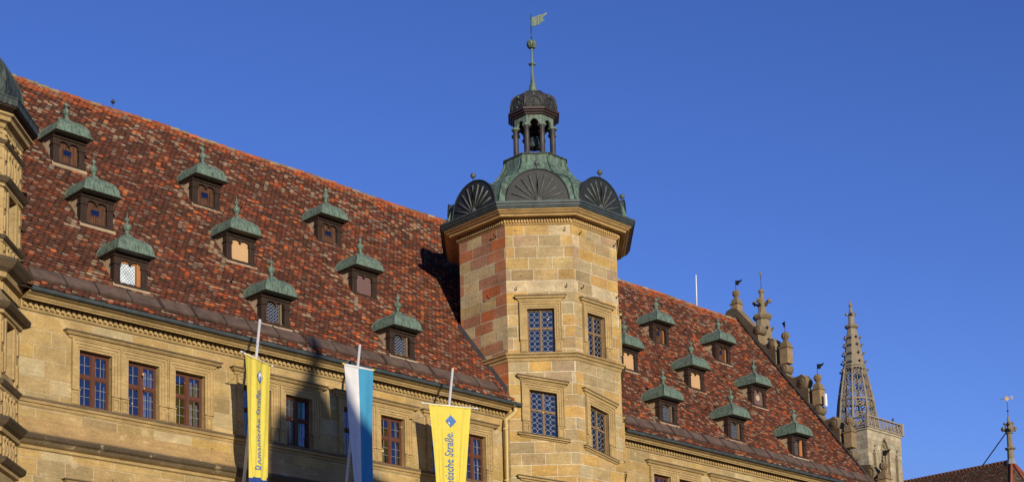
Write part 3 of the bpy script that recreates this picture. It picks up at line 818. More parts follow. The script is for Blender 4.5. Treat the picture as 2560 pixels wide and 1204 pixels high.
# build as a strip of quads between the roof line and the outline to stay well formed
def outline_z(yq):
    best = -1
    for (a, b), (c, d) in zip(top, top[1:]):
        lo, hi = min(a, c), max(a, c)
        if lo-1e-9 <= yq <= hi+1e-9:
            t = 0 if hi-lo < 1e-6 else (yq-a)/(c-a); z = b+(d-b)*t
            if hi-lo < 1e-6: z = max(b, d)
            best = max(best, z)
    return best
ys = sorted(set([round(p[0], 4) for p in top]+[9.0, 7.4, 7.1]))
def low(y): return (rz(y) if y < 8.05 else 2*rz(8.05)-rz(y)-0.1) if y > -0.3 else 16.35
for a, b in zip(ys, ys[1:]):
    if b-a < 1e-3: continue
    za, zb = outline_z(a+1e-3), outline_z(b-1e-3)
    q = [(a, low(a)), (b, low(b)), (b, zb), (a, za)]
    mb.face([(y, z, 0) for y, z in q]); mb.face([(y, z, 0.55) for y, z in q[::-1]])
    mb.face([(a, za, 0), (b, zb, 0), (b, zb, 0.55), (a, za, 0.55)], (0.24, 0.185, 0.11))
    zn = outline_z(b+1e-3) if b < ys[-1]-0.01 else low(b)
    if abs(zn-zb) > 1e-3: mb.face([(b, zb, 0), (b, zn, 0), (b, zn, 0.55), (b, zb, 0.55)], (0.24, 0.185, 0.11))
# rolled scroll ends projecting as drums
for cy_, cz_, r_ in ((6.62, 26.2, 0.25), (5.72, 25.22, 0.25), (4.95, 23.78, 0.26), (3.80, 22.82, 0.33), (2.95, 21.25, 0.26), (1.92, 20.32, 0.31), (1.05, 18.62, 0.24), (-0.05, 17.55, 0.36)):
    mb.T = lambda x, y, z: (GX+0.17*x+z, x, y); mb.lathe([(r_*0.3, -0.05), (r_*0.5, -0.045), (r_*0.55, -0.02), (r_*0.72, -0.015), (r_*0.78, -0.03), (r_*0.86, -0.01), (r_*0.88, 0.1), (r_*0.88, 0.5), (r_*0.85, 0.57)], 18, (cy_, cz_, 0), col=(0.19, 0.148, 0.092))
mb.T = None
gable = mb.build('gable', M['church'], hall)
mb = MB(); mb.tube([(GX+0.17*y-0.05, y, roof_z(y)+0.10) for y in (-0.6, 1, 2, 3, 4, 5, 6, 7, 8.0)], 0.05, 6)
mb.build('verge_flashing', M['lead'], hall)
# orange verge tiles
def gable_finial(y, zb, k, vane, parent, ped=True, vz=0.0, turn=40):
    """pedestal pier with moulded cap and ribbed ball; the iron flag is a sub-part"""
    x = GX+0.17*y+0.275
    m = MB(); m.col = (0.23, 0.172, 0.10); m.T = lambda a, b, c: (x+a*k, y+b*k, zb+c*k)
    if ped: m.box((-0.34, -0.34, -1.15), (0.34, 0.34, 0.0), (0.30, 0.22, 0.125))
    m.box((-0.36, -0.36, 0.0), (0.36, 0.36, 0.05)); m.box((-0.42, -0.42, 0.05), (0.42, 0.42, 0.13)); m.box((-0.30, -0.30, 0.13), (0.30, 0.30, 0.40))
    m.lathe([(0.42, 0.40), (0.20, 0.62), (0.17, 0.66)], 4, rot=math.pi/4, smooth=False)
    m.lathe([(0.16, 0.66), (0.18, 0.69), (0.12, 0.73), (0.10, 0.76)], 12)
    for j in range(12):
        c0 = 2*math.pi*j/12
        pr = []
        for t in range(9):
            a = -math.pi/2+math.pi*t/8; pr.append((0.27*math.cos(a)*math.cos(c0), 0.27*math.cos(a)*math.sin(c0), 1.0+0.26*math.sin(a)))
        m.tube(pr, [0.03]+[0.058]*7+[0.03], 6)
    m.lathe([(0.05, 0.74), (0.24, 0.86), (0.275, 1.0), (0.24, 1.14), (0.05, 1.26)], 12)
    o = m.build('gable_finial', M['church'], parent)
    if vane:
        v = MB(); v.T = lambda a, b, c: (x+a*k, y+b*k, zb+c*k)
        v.mi = 1; v.tube([(0, 0, 1.22), (0, 0, 1.70)], 0.032, 6); v.mi = 0; v.tube([(0, 0, 1.70), (0, 0, 2.12)], 0.026, 6)
        ca, sa = math.cos(rad(turn)), math.sin(rad(turn))
        v.T = lambda a, b, c: (x+k*(a*ca-c*sa), y+k*(a*sa+c*ca), zb+k*b)
        v.prism([(0.02, 1.74), (0.18, 1.72), (0.30, 1.80), (0.27, 1.90), (0.42, 1.97), (0.50, 2.10), (0.56, 2.12), (0.50, 2.20), (0.40, 2.16), (0.30, 2.10), (0.20, 2.13), (0.02, 2.09)], -0.012, 0.012)
        v.build('weather_vane', [M['iron'], M['rust']], o)
gable_finial(8.22, 28.02-0.05, 0.62, True, gable, True, turn=-45)
gable_finial(4.95, 24.80, 0.66, True, gable, True, turn=55)
gable_finial(2.98, 22.22, 0.62, True, gable, True, turn=-45)
gable_finial(1.16, 19.72, 0.60, False, gable, True)
gable_finial(-0.72, 17.12, 0.66, True, gable, True, turn=-50)
mb = MB(); mb.box((GX+0.62, 2.50, 21.35), (GX+0.76, 2.56, 21.95)); tag(mb.build('white_plate', M['white'], gable))
mb = MB(); mb.tube([(18.62, 8.05, 27.0), (18.66, 8.05, 28.72)], [0.035, 0.028], 8)
mb.build('mast', M['white'], hall)

# ------------------------------------------------------------------ corner oriel at the left
orl = thing('corner_oriel', 'slender octagonal sandstone oriel with onion dome at the left corner', 'oriel', (-23.31, 0.75, 0))
OA = 1.81; t8 = math.tan(math.pi/8)
def octo(A): return [(-A*t8, -A), (A*t8, -A), (A, -A*t8), (A, A*t8), (A*t8, A), (-A*t8, A), (-A, A*t8), (-A, -A*t8)]
OST = (0.38, 0.285, 0.15)
mb = MB(); mb.col = OST
P8 = octo(OA)
for k in range(8):
    a, b = P8[k], P8[(k+1) % 8]
    d = Vector((b[0]-a[0], b[1]-a[1], 0)); l = d.length; d.normalize(); w = Vector((d.y, -d.x, 0))
    mb.T = frame((a[0], a[1], 0), d, w)
    holes_ = []
    if k in (0, 1, 7): holes_ = [[(0.42, 17.75), (l-0.42, 17.75), (l-0.42, 18.95), (0.42, 18.95)], [(0.42, 14.05), (l-0.42, 14.05), (l-0.42, 15.45), (0.42, 15.45)]]
    wall_blocks(mb, 0, l, 9.0, 21.0, 0.62, (1.6, 1.9), holes_, lambda u, v, r: jit(OST, r, 0.06), (0.42, 0.32, 0.18), 40+k, 0.004, 0.002)
    for h in holes_:
        (u0, v0), (u1, v1) = h[0], h[2]
        mb.face([(u0, v0, 0), (u0, v0, -0.3), (u0, v1, -0.3), (u0, v1, 0)]); mb.face([(u1, v0, 0), (u1, v1, 0), (u1, v1, -0.3), (u1, v0, -0.3)])
        mb.face([(u0, v0, 0), (u1, v0, 0), (u1, v0, -0.3), (u0, v0, -0.3)]); mb.face([(u0, v1, 0), (u0, v1, -0.3), (u1, v1, -0.3), (u1, v1, 0)])
mb.T = None
mb.build('wall', M['trim'], orl)
def ring(name, prof, cols=None, mat='trim'):
    m = MB(); m.col = TRIM; m.sweep(P8, prof, closed=True, cols=cols); return m.build(name, M[mat], orl)
def mould(z0, z1, pr):
    h = z1-z0
    return [(0, z0), (pr*0.35, z0+0.12*h), (pr*0.4, z0+0.35*h), (pr*0.7, z0+0.5*h), (pr*0.95, z0+0.7*h), (pr, z0+0.78*h), (pr, z0+0.93*h), (0, z1)]
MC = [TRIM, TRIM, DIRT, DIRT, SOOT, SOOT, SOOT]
for z0, z1, pr, nm in ((20.12, 20.30, 0.14, 'string_course'), (18.98, 19.26, 0.24, 'window_hood'), (17.48, 17.66, 0.16, 'string_course'), (16.42, 16.98, 0.50, 'cornice'), (15.50, 15.82, 0.34, 'window_hood'), (13.50, 13.77, 0.17, 'string_course'), (12.30, 12.74, 0.36, 'cornice'), (11.35, 11.68, 0.28, 'window_hood')):
    ring(nm, mould(z0, z1, pr), MC)
ring('eaves_cornice', [(0, 20.62), (0.06, 20.66), (0.10, 20.75), (0.22, 20.78), (0.24, 20.88), (0.32, 20.92), (0.32, 20.97), (0, 20.99)])
for z0, z1 in ((16.20, 16.40), (20.48, 20.60)):
    m = MB(); m.col = TRIM
    for k in range(8):
        a, b = P8[k], P8[(k+1) % 8]; d = Vector((b[0]-a[0], b[1]-a[1], 0)); l = d.length; d.normalize(); m.T = frame((a[0], a[1], 0), d, (d.y, -d.x, 0))
        u = 0.04
        while u < l-0.05: m.box((u, z0, -0.01), (u+0.06, z1, 0.07)); u += 0.115
    m.build('dentil_band', M['trim'], orl)
OF = []
for k in (7, 0, 1):
    a, b = P8[k], P8[(k+1) % 8]; d = Vector((b[0]-a[0], b[1]-a[1], 0)); l = d.length; d.normalize(); OF.append((frame((a[0], a[1], 0), d, (d.y, -d.x, 0)), l))
bal = [(0.055, 0), (0.055, 0.05), (0.03, 0.08), (0.075, 0.22), (0.07, 0.30), (0.03, 0.42), (0.03, 0.46), (0.06, 0.50), (0.06, 0.55)]
BAL = {}
for T_, l in OF:
    for zb, zt in ((19.28, 20.12), (16.98, 17.48), (12.76, 13.5), (11.70, 12.30)):
        h = round(zt-zb, 3)
        if h not in BAL:
            m = MB(); m.col = TRIM; m.lathe([(r_*1.25, z_*h/0.55) for r_, z_ in bal], 10); BAL[h] = m.mesh('baluster', M['trim'])
        for q in (0.39, 0.61, 0.89, 1.11): link('baluster', BAL[h], orl, T_(q, zb, 0.03))
    for zb, zt in ((20.30, 20.60), (19.28, 20.12), (17.68, 18.98), (16.98, 17.48), (13.78, 15.50), (12.76, 13.5), (11.70, 12.30)):
        for a in (0.0, l-0.24):
            pl = MB(); pl.col = TRIM; pl.T = T_
            pl.prism([(a+0.01, zb), (a+0.23, zb), (a+0.23, zt), (a+0.01, zt)], -0.01, 0.05)
            pl.prism([(a+0.06, zb+0.1*(zt-zb)), (a+0.18, zb+0.1*(zt-zb)), (a+0.18, zb+0.42*(zt-zb)), (a+0.06, zb+0.42*(zt-zb))], 0.045, 0.085)
            pl.prism([(a+0.06, zb+0.58*(zt-zb)), (a+0.18, zb+0.58*(zt-zb)), (a+0.18, zb+0.92*(zt-zb)), (a+0.06, zb+0.92*(zt-zb))], 0.045, 0.085)
            pl.build('pilaster', M['trim'], orl)
    pl = MB(); pl.col = TRIM; pl.T = T_
    pl.lathe([(0.18, -0.01), (0.26, 0.04), (0.24, 0.075), (0.18, 0.03), (0.12, 0.005)], 20, (l/2, 20.44, 0)); pl.build('oval_niche', M['trim'], orl)
    for v0, v1 in ((17.75, 18.95), (14.05, 15.45)):
        pl = MB(); pl.col = TRIM; pl.T = T_
        pl.prism([(0.34, v0), (0.42, v0), (0.42, v1), (l-0.42, v1), (l-0.42, v0), (l-0.34, v0), (l-0.34, v1+0.08), (0.34, v1+0.08)], -0.01, 0.07)
        pl.build('surround', M['trim'], orl)
for T_, l in OF:
    for v0, v1 in ((17.75, 18.95), (14.05, 15.45)):
        f = MB(); f.T = T_; f.mi = 0
        for a, b, c, d in ((0.42, 0.49, v0, v1), (l-0.49, l-0.42, v0, v1), (0.49, l-0.49, v0, v0+0.06), (0.49, l-0.49, v1-0.06, v1), (l/2-0.04, l/2+0.04, v0+0.06, v1-0.06)):
            f.prism([(a, c), (b, c), (b, d), (a, d)], -0.24, -0.17)
        o = f.build('window', M['orange_wood'], orl)
        g = MB(); g.T = T_; g.prism([(0.45, v0+0.02), (l-0.45, v0+0.02), (l-0.45, v1-0.02), (0.45, v1-0.02)], -0.23, -0.21); g.build('pane', M['tglass_dark'], o)
# eaves board, scalloped copper fringe and onion dome
mb = MB(); mb.sweep(P8, [(0.0, 20.99), (0.20, 21.0), (0.40, 21.10), (0.405, 21.32), (0.2, 21.40), (0.0, 21.42)], closed=True)
mb.build('eaves_board', M['wood'], orl)
E8 = octo(OA+0.43); mb = MB()
for k in range(8):
    a, b = E8[k], E8[(k+1) % 8]; d = Vector((b[0]-a[0], b[1]-a[1], 0)); l = d.length; d.normalize(); mb.T = frame((a[0], a[1], 0), d, (d.y, -d.x, 0))
    n = round(l/0.155)
    for j in range(n):
        u0 = l*j/n; u1 = l*(j+1)/n
        pts = [(u0, 21.35), (u0, 21.20)]+[((u0+u1)/2-(u1-u0)/2*math.cos(math.pi*t/6), 21.20-0.065*math.sin(math.pi*t/6)) for t in range(1, 6)]+[(u1, 21.20), (u1, 21.35)]
        mb.prism(pts[::-1], -0.012, 0.012)
    mb.prism([(0, 21.345), (l, 21.345), (l, 21.385), (0, 21.385)], -0.03, 0.03)
mb.T = None
mb.build('fringe', M['copper_dark'], orl)
mb = MB(); t8c = 1/math.cos(math.pi/8)
pro = [(1.86, 21.36), (1.93, 21.55), (1.98, 21.8), (1.99, 22.05), (1.95, 22.3), (1.83, 22.58), (1.66, 22.85), (1.42, 23.2), (1.14, 23.5), (0.85, 23.75), (0.6, 24.0), (0.40, 24.35), (0.28, 24.8), (0.2, 25.4), (0.12, 25.7)]
pro = [(r_*0.93, z_) for r_, z_ in pro]
mb.lathe([(r_*t8c, z_) for r_, z_ in pro], 8, rot=math.pi/8, smooth=False)
for k in range(8):
    a = math.pi/8+k*math.pi/4; mb.tube([((r_*t8c+0.012)*math.cos(a), (r_*t8c+0.012)*math.sin(a), z_) for r_, z_ in pro], 0.028, 6)
    for j in range(5):    # diagonal standing seams
        a0 = a+j*math.pi/20; pth = []
        for i_, (r_, z_) in enumerate(pro[:10]):
            aa = a+((j*0.2+i_*0.09) % 1.0)*math.pi/4; rr = r_/math.cos(((aa-a)-math.pi/8))+0.006
            if pth and abs(aa-lasta) > 0.3: break
            pth.append((rr*math.cos(aa), rr*math.sin(aa), z_)); lasta = aa
        if len(pth) > 1: mb.tube(pth, 0.012, 4)
mb.build('onion_dome', M['copper_dark'], orl)

# ------------------------------------------------------------------ octagonal stair tower
tw = thing('stair_tower', 'octagonal sandstone stair tower with copper dome and open bell lantern', 'tower', (0, CYT, 0))
T8 = octo(A_T)
S2 = math.sqrt(.5)
TF = {}
for k in range(8):
    a, b = T8[k], T8[(k+1) % 8]; d = Vector((b[0]-a[0], b[1]-a[1], 0)); d.normalize(); w = Vector((d.y, -d.x, 0))
    mid = ((a[0]+b[0])/2, (a[1]+b[1])/2, 0); TF[k] = frame(mid, d, w)
# face 0: towards the camera's right (parallel to the facade), face 7: towards the camera, face 6: left
HS = 1.2
TW = {7: [dict(u0=-0.485, u1=0.485, v0=18.535, v1=20.13, sh=0.0), dict(u0=-0.475, u1=0.495, v0=15.505, v1=17.10, sh=-0.19)],
      1: [dict(u0=-0.485, u1=0.485, v0=18.535, v1=20.10, sh=0.0), dict(u0=-0.485, u1=0.485, v0=14.45, v1=16.05, sh=-0.18)],
      0: [dict(u0=-0.53, u1=0.42, v0=18.535, v1=20.10, sh=0.0), dict(u0=-0.52, u1=0.44, v0=15.03, v1=16.62, sh=-0.18)]}
def wq(d, e=0.0):
    um = (d['u0']+d['u1'])/2; S = lambda u, v: v+d['sh']*(u-um)
    a, b = d['u0'], d['u1']
    return [(a, S(a, d['v0'])), (b, S(b, d['v0'])), (b, S(b, d['v1'])), (a, S(a, d['v1']))]
BUFF = [(0.455, 0.326, 0.157), (0.487, 0.358, 0.168), (0.471, 0.310, 0.123), (0.401, 0.316, 0.179), (0.358, 0.268, 0.146), (0.503, 0.326, 0.112), (0.374, 0.273, 0.168)]
PALE = (0.56, 0.45, 0.28); REDS = [(0.40, 0.175, 0.092), (0.43, 0.165, 0.08), (0.35, 0.175, 0.105), (0.46, 0.14, 0.055), (0.38, 0.19, 0.115)]; GRN = [(0.50, 0.39, 0.22), (0.46, 0.375, 0.22), (0.50, 0.36, 0.17)]
def pal_tower(k):
    def f(u, v, r):
        if k in (6, 5):
            t = r.random(); redness = 0.75 if u > -0.25 else 0.30
            if v > 20 and 21.2 < v < 22.0: redness -= 0.2
            return jit(r.choice(REDS) if t < redness and v > 16 else r.choice(GRN), r, 0.10)
        if 20.66 < v < 21.1 and r.random() < 0.65: return jit(PALE, r, 0.06)
        if v < 17.2: return jit(r.choice(BUFF[:6]), r, 0.10)
        return jit(r.choice(BUFF+[PALE] if r.random() < 0.35 else BUFF), r, 0.12)
    return f
mb = MB()
for k in range(8):
    mb.T = TF[k]; hs = [wq(d) for d in TW.get(k, [])]
    wall_blocks(mb, -HS, HS, 0.0, 23.28, 0.4201, (0.70, 0.98), hs, pal_tower(k), (0.66, 0.58, 0.43), 100+k, 0.015, 0.0045, 0.5)
    for h in hs:
        for i_ in range(4):
            (a, b), (c, d_) = h[i_], h[(i_+1) % 4]; mb.face([(a, b, 0), (c, d_, 0), (c, d_, -0.35), (a, b, -0.35)], (0.36, 0.25, 0.12))
mb.T = None
mb.build('wall', M['ashlar'], tw)
for k, lst in TW.items():
    for d in lst:
        um = (d['u0']+d['u1'])/2; sh = d['sh']
        def Tsh(u, v, w, k=k, um=um, sh=sh): return TF[k](u, v+sh*(u-um), w)
        u0, u1, v0, v1 = d['u0'], d['u1'], d['v0'], d['v1']
        f = MB(); f.T = Tsh
        def bar(a, b, c, e, w0=-0.22, w1=-0.15): f.prism([(a, c), (b, c), (b, e), (a, e)], w0, w1)
        vt = v0+0.90; mu = (u0+u1)/2
        bar(u0, u0+0.05, v0, v1); bar(u1-0.05, u1, v0, v1); bar(u0+.05, u1-.05, v0, v0+.05); bar(u0+.05, u1-.05, v1-.05, v1); bar(mu-.035, mu+.035, v0+.05, v1-.05, -0.21, -0.14); bar(u0+.05, u1-.05, vt-.035, vt+.035, -0.215, -0.145)
        o = f.build('window', M['tanframe'], tw)
        g = MB(); g.T = Tsh; g.prism([(u0+.04, v0+.04), (u1-.04, v0+.04), (u1-.04, v1-.04), (u0+.04, v1-.04)], -0.20, -0.19)
        if sh and k == 7:
            g.mi = 1; g.T = lambda x, y, z: Tsh(x, y, z); g.lathe([(0.058, -0.19), (0.058, -0.182)], 14, (mu+0.15, v1-0.42, 0))
        g.build('pane', [M['tglass_dark'], M['print']], o)
        l_ = MB(); l_.T = lambda a, b, c: Tsh(a, c, -b)
        for a, b in ((u0+.06, mu-.04), (mu+.04, u1-.06)):
            for c, e in ((v0+.06, vt-.04), (vt+.04, v1-.06)): leaded(l_, a, b, c, e, 0.183, 0.09)
        l_.build('leading', M['leading'], o)
        s_ = MB(); s_.T = TF[k]; s_.col = TRIM; surround(s_, u0, u1, v0, v1, sh, 0.0, 0.27); s_.build('surround', M['trim'], o)
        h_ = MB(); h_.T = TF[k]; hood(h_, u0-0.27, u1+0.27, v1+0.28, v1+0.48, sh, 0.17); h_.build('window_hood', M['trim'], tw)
        if sh:
            q = MB(); q.T = TF[k]; hood(q, u0-0.30, u1+0.30, v0-0.17, v0-0.01, sh, 0.13); q.build('window_sill', M['trim'], tw)
q = MB(); q.T = TF[7]; hood(q, -0.80, 0.8, 13.75, 13.95, -0.19, 0.17); q.build('window_hood', M['trim'], tw)
def tring(name, prof, mat, cols=None, col=TRIM):
    m = MB(); m.col = col; m.sweep(T8, prof, closed=True, cols=cols); return m.build(name, M[mat], tw)
tring('string_course', [(0, 18.20), (0.03, 18.22), (0.05, 18.30), (0.11, 18.33), (0.13, 18.39), (0.20, 18.43), (0.20, 18.47), (0.0, 18.53)], 'trim')
tring('string_course', [(0, 14.60-0.9), (0.03, 13.73), (0.06, 13.80), (0.13, 13.86), (0.2, 13.92), (0.2, 13.96), (0.0, 14.0)], 'trim') if False else None
tring('cornice', [(0, 23.22), (0.05, 23.25), (0.055, 23.28), (0.06, 23.46), (0.35, 23.445), (0.37, 23.50), (0.44, 23.53), (0.50, 23.585), (0.55, 23.60), (0.56, 23.66), (0, 23.70)], 'trim', col=(0.50, 0.34, 0.15))
m = MB(); m.col = (0.50, 0.34, 0.15)
for k in range(8):
    m.T = TF[k]; u = -HS-0.03
    while u < HS-0.02: m.box((u, 23.295, 0.055), (u+0.055, 23.405, 0.125)); u += 0.102
m.build('dentil_band', M['trim'], tw)
tring('gutter', [(0.562, 23.64), (0.60, 23.64), (0.62, 23.70), (0.655, 23.71), (0.66, 23.77), (0.70, 23.79), (0.705, 23.87), (0.67, 23.89), (0.40, 23.86), (0, 23.90)], 'zinc')
# lead flashing where the main roof meets the tower
mb = MB(); fl = []
for y in (-0.62, -0.40, -0.25, 0.1, 0.6, 1.2, 1.9, 2.2):
    z = float(np.interp(y, [p[0] for p in PROF], [p[1] for p in PROF])); fl.append((y-CYT, z))
for (y0, z0), (y1, z1) in zip(fl, fl[1:]):
    if y0 < -A_T*t8-0.02: 
        continue
    mb.prism([(0, 0), (0, 0)], 0, 0) if False else None
    for xa, xb in ((-A_T-0.10, -A_T-0.004),):
        a = [mb.P(p) for p in ((xa, y0, z0+0.05), (xb, y0, z0+0.22), (xb, y1, z1+0.22), (xa, y1, z1+0.05))]; mb.idx(a)
        b = [mb.P(p) for p in ((xa, y0, z0-0.03), (xa, y0, z0+0.05), (xa, y1, z1+0.05), (xa, y1, z1-0.03))]; mb.idx(b)
mb.build('roof_flashing', M['lead'], tw)
# iron hooks
hk2 = MB(); hk2.tube([(0, 0, 0), (0, 0.12, 0.0), (0.0, 0.13, 0.04), (0, 0.13, 0.09)], 0.016, 6); hk2 = hk2.mesh('iron_hook', M['iron'])
for k, u, v in ((6, 0.75, 22.95), (6, 0.35, 20.75), (7, -0.85, 20.83), (7, 0.95, 20.90), (0, -0.82, 20.93), (0, 1.05, 21.0), (0, -0.85, 22.95), (0, 1.0, 22.95), (7, 0.95, 23.0)):
    P = TF[k](u, v, 0.0); o = link('iron_hook', hk2, tw, P)
    n_ = Vector(TF[k](0, 0, 1))-Vector(TF[k](0, 0, 0)); o.rotation_euler = (0, 0, math.atan2(n_.y, n_.x)-math.pi/2)
# dome
mb = MB()
dpro = [(3.42, 23.86), (3.30, 23.95), (3.24, 24.15), (3.16, 24.40), (3.02, 24.72), (2.80, 25.0), (2.48, 25.24), (2.10, 25.42), (1.80, 25.58), (1.55, 25.78), (1.36, 26.02), (1.23, 26.24), (1.16, 26.44), (1.14, 26.56), (1.15, 26.62), (1.17, 26.68), (1.17, 26.69), (0.9, 26.71), (0.5, 26.72)]
mb.lathe([(r_*t8c, z_) for r_, z_ in dpro], 8, rot=math.pi/8, smooth=False)
for k in range(8):
    a = math.pi/8+k*math.pi/4
    mb.tube([((r_*t8c+0.01)*math.cos(a), (r_*t8c+0.01)*math.sin(a), z_) for r_, z_ in dpro[:14]], 0.045, 6)
    for off in (-0.36, 0.36):
        am = k*math.pi/4
        pth = []
        for r_, z_ in dpro[5:14]:
            tang = off*min(1.0, r_/1.3)*1.0
            pth.append((r_*math.cos(am)-tang*math.sin(am), r_*math.sin(am)+tang*math.cos(am), z_+0.005))
        mb.tube(pth, 0.018, 5)
dome = mb.build('dome', M['copper_dome'], tw)
mb = MB(); mb.lathe([(r_*t8c, z_) for r_, z_ in ((1.175, 26.66), (1.205, 26.67), (1.205, 26.715), (1.175, 26.725))], 8, rot=math.pi/8, smooth=False); mb.build('lantern_rim', M['copper_dark'], tw)
# shell pediments
def shell_mesh(R, H, A, back, nribs=11):
    m = MB()
    pts = [(R*math.cos(math.pi*t/20), H*math.sin(math.pi*t/20)**0.9 if 0 < t < 20 else 0.0) for t in range(21)]
    m.mi = 0
    m.face([(x, -A, z) for x, z in pts])
    for (x0, z0), (x1, z1) in zip(pts, pts[1:]):
        m.mi = 2; m.face([(x0, -A, z0), (x1, -A, z1), (x1*0.96, -A+back, z1*0.96), (x0*0.96, -A+back, z0*0.96)])
    m.mi = 0
    m.tube([(x, -A-0.005, z) for x, z in pts], 0.028, 6)
    m.T = None; m.mi = 1
    for j in range(nribs):
        a = math.pi*(j+0.15)/(nribs-0.7); e = 0.86
        c, s = math.cos(a), math.sin(a)
        m.tube([(R*0.14*c, -A-0.008, 0.06+H*0.14*s), (R*0.5*c, -A-0.022, 0.04+H*0.5*s), (R*e*c, -A-0.014, 0.02+H*e*s)], [R*0.012, R*0.024, R*0.036], 6)
    m.T = lambda x, y, z: (x, -A-z, y)
    m.lathe([(R*0.13, 0), (R*0.13, 0.02), (R*0.05, 0.04), (R*0.05, 0.06), (0.01, 0.075)], 14, (0, 0.09*H+0.02, 0))
    return m
sh_me = shell_mesh(1.135, 1.28, 0.0, 1.5).mesh('shell_pediment', [M['shell'], M['shell_rib'], M['zinc']])
bf = MB(); bf.lathe([(0.028, 0), (0.022, 0.13), (0.05, 0.15), (0.095, 0.20), (0.105, 0.245), (0.09, 0.30), (0.04, 0.335), (0.01, 0.345)], 14); bf = bf.mesh('ball_finial', M['shell_rib'])
sh2_me = shell_mesh(0.29, 0.40, 0.0, 0.25, 9).mesh('small_shell', [M['shell'], M['shell_rib'], M['shell']])
bf2 = MB(); bf2.lathe([(0.012, 0), (0.012, 0.05), (0.035, 0.07), (0.045, 0.10), (0.03, 0.14)], 10); bf2 = bf2.mesh('ball_finial', M['copper'])
# lantern
lan = MB()
R_C = 0.755
def ocirc(r, z): return [(r*t8c*math.cos(math.pi/8+k*math.pi/4), r*t8c*math.sin(math.pi/8+k*math.pi/4), z) for k in range(8)]
for k in range(8):   # arcaded frieze, one arch in each bay
    a0 = ocirc(0.735, 0)[k]; b0 = ocirc(0.735, 0)[(k+1) % 8]
    p, q = Vector(a0), Vector(b0); d = (q-p); l = d.length; d.normalize(); w = Vector((d.y, -d.x, 0))
    lan.T = lambda u, v, b, p=p, d=d, w=w: (p.x+d.x*u+w.x*b, p.y+d.y*u+w.y*b, v)
    ra = l*0.27; cu = l/2; zc = 28.07
    us = [0, cu-ra]+[cu-ra*math.cos(math.pi*t/12) for t in range(1, 12)]+[cu+ra, l]
    lo = lambda u: zc-0.06 if abs(u-cu) >= ra-1e-6 else zc+1.15*math.sqrt(max(0, ra*ra-(u-cu)**2))
    for u, v in zip(us, us[1:]):
        if v <= cu-ra+1e-6 or u >= cu+ra-1e-6: q_ = [(u, zc-0.08), (v, zc-0.08), (v, 28.42), (u, 28.42)]
        else: q_ = [(u, lo(u)), (v, lo(v)), (v, 28.42), (u, 28.42)]
        lan.face([(a, b, 0.0) for a, b in q_]); lan.face([(a, b, -0.09) for a, b in q_[::-1]])
        lan.face([(q_[0][0], q_[0][1], 0), (q_[0][0], q_[0][1], -0.09), (q_[1][0], q_[1][1], -0.09), (q_[1][0], q_[1][1], 0)])
lan.T = None
lantern = lan.build('lantern', M['copper_lan'] if 'copper_lan' in M else M['copper'], tw)
cm = MB()
cm.lathe([(0.13, 0), (0.13, 0.05), (0.115, 0.07), (0.104, 0.10), (0.100, 0.5), (0.096, 1.00), (0.12, 1.025), (0.10, 1.04)], 14)
cm.mi = 1; cm.lathe([(0.11, 1.04), (0.17, 1.07), (0.175, 1.12), (0.13, 1.14)], 8, rot=math.pi/8, smooth=False)
cm.v = [(x, y, z*1.19) for x, y, z in cm.v]; cm = cm.mesh('column', [M['column'], M['copper']])
for k in range(8):
    a = math.pi/8+k*math.pi/4; o = link('column', cm, lantern, (R_C*math.cos(a), R_C*math.sin(a), 26.70)); 
mb = MB(); mb.lathe([(r_*t8c, z_) for r_, z_ in ((0.70, 28.40), (0.80, 28.41), (0.82, 28.46), (0.88, 28.48), (0.90, 28.53), (0.96, 28.55), (0.97, 28.62), (0.90, 28.65), (0.5, 28.66))], 8, rot=math.pi/8, smooth=False)
mb.lathe([(r_*t8c, z_) for r_, z_ in ((0.70, 28.41), (0.02, 28.42))], 8, rot=math.pi/8, smooth=False)
mb.build('lantern_cornice', M['cornice_red'], lantern)
mb = MB(); lp = [(0.84, 28.63), (0.86, 28.92), (0.84, 29.10), (0.76, 29.26), (0.61, 29.39), (0.42, 29.48), (0.25, 29.53), (0.16, 29.60), (0.13, 29.66)]
mb.lathe([(r_*t8c, z_) for r_, z_ in lp], 8, rot=math.pi/8, smooth=False)
for k in range(8):
    a = math.pi/8+k*math.pi/4; mb.tube([((r_*t8c+0.006)*math.cos(a), (r_*t8c+0.006)*math.sin(a), z_) for r_, z_ in lp], 0.022, 6)
mb.build('lantern_roof', M['column'], lantern)
for k in range(8):
    a = k*math.pi/4
    o = link('shell_pediment', sh_me, tw, (3.28*math.cos(a), 3.28*math.sin(a), 23.88)); o.rotation_euler = (0, 0, a+math.pi/2)
    if k != 3: link('ball_finial', bf, o, (0, 0.02, 1.27))
    o = link('small_shell', sh2_me, lantern, (0.865*math.cos(a), 0.87*math.sin(a), 28.68)); o.rotation_euler = (0, 0, a+math.pi/2)
    b = link('shell_ball', bf2, lantern, (0.80*math.cos(a), 0.81*math.sin(a), 29.09))
mb = MB(); mb.lathe([(0.16, 29.58), (0.15, 29.66), (0.17, 29.68), (0.13, 29.9), (0.09, 30.0), (0.07, 30.3), (0.05, 30.68), (0.06, 30.72), (0.14, 30.75), (0.145, 30.78), (0.06, 30.80), (0.045, 30.86), (0.038, 31.3), (0.05, 31.38), (0.02, 31.45)], 12)
mb.build('spike', M['copper'], tw)
mb = MB()
for j in range(10):
    c0 = 2*math.pi*j/10; mb.tube([(0.165*math.cos(-math.pi/2+math.pi*t/8)*math.cos(c0), 0.165*math.cos(-math.pi/2+math.pi*t/8)*math.sin(c0), 31.57+0.15*math.sin(-math.pi/2+math.pi*t/8)) for t in range(9)], [0.02]+[0.042]*7+[0.02], 6)
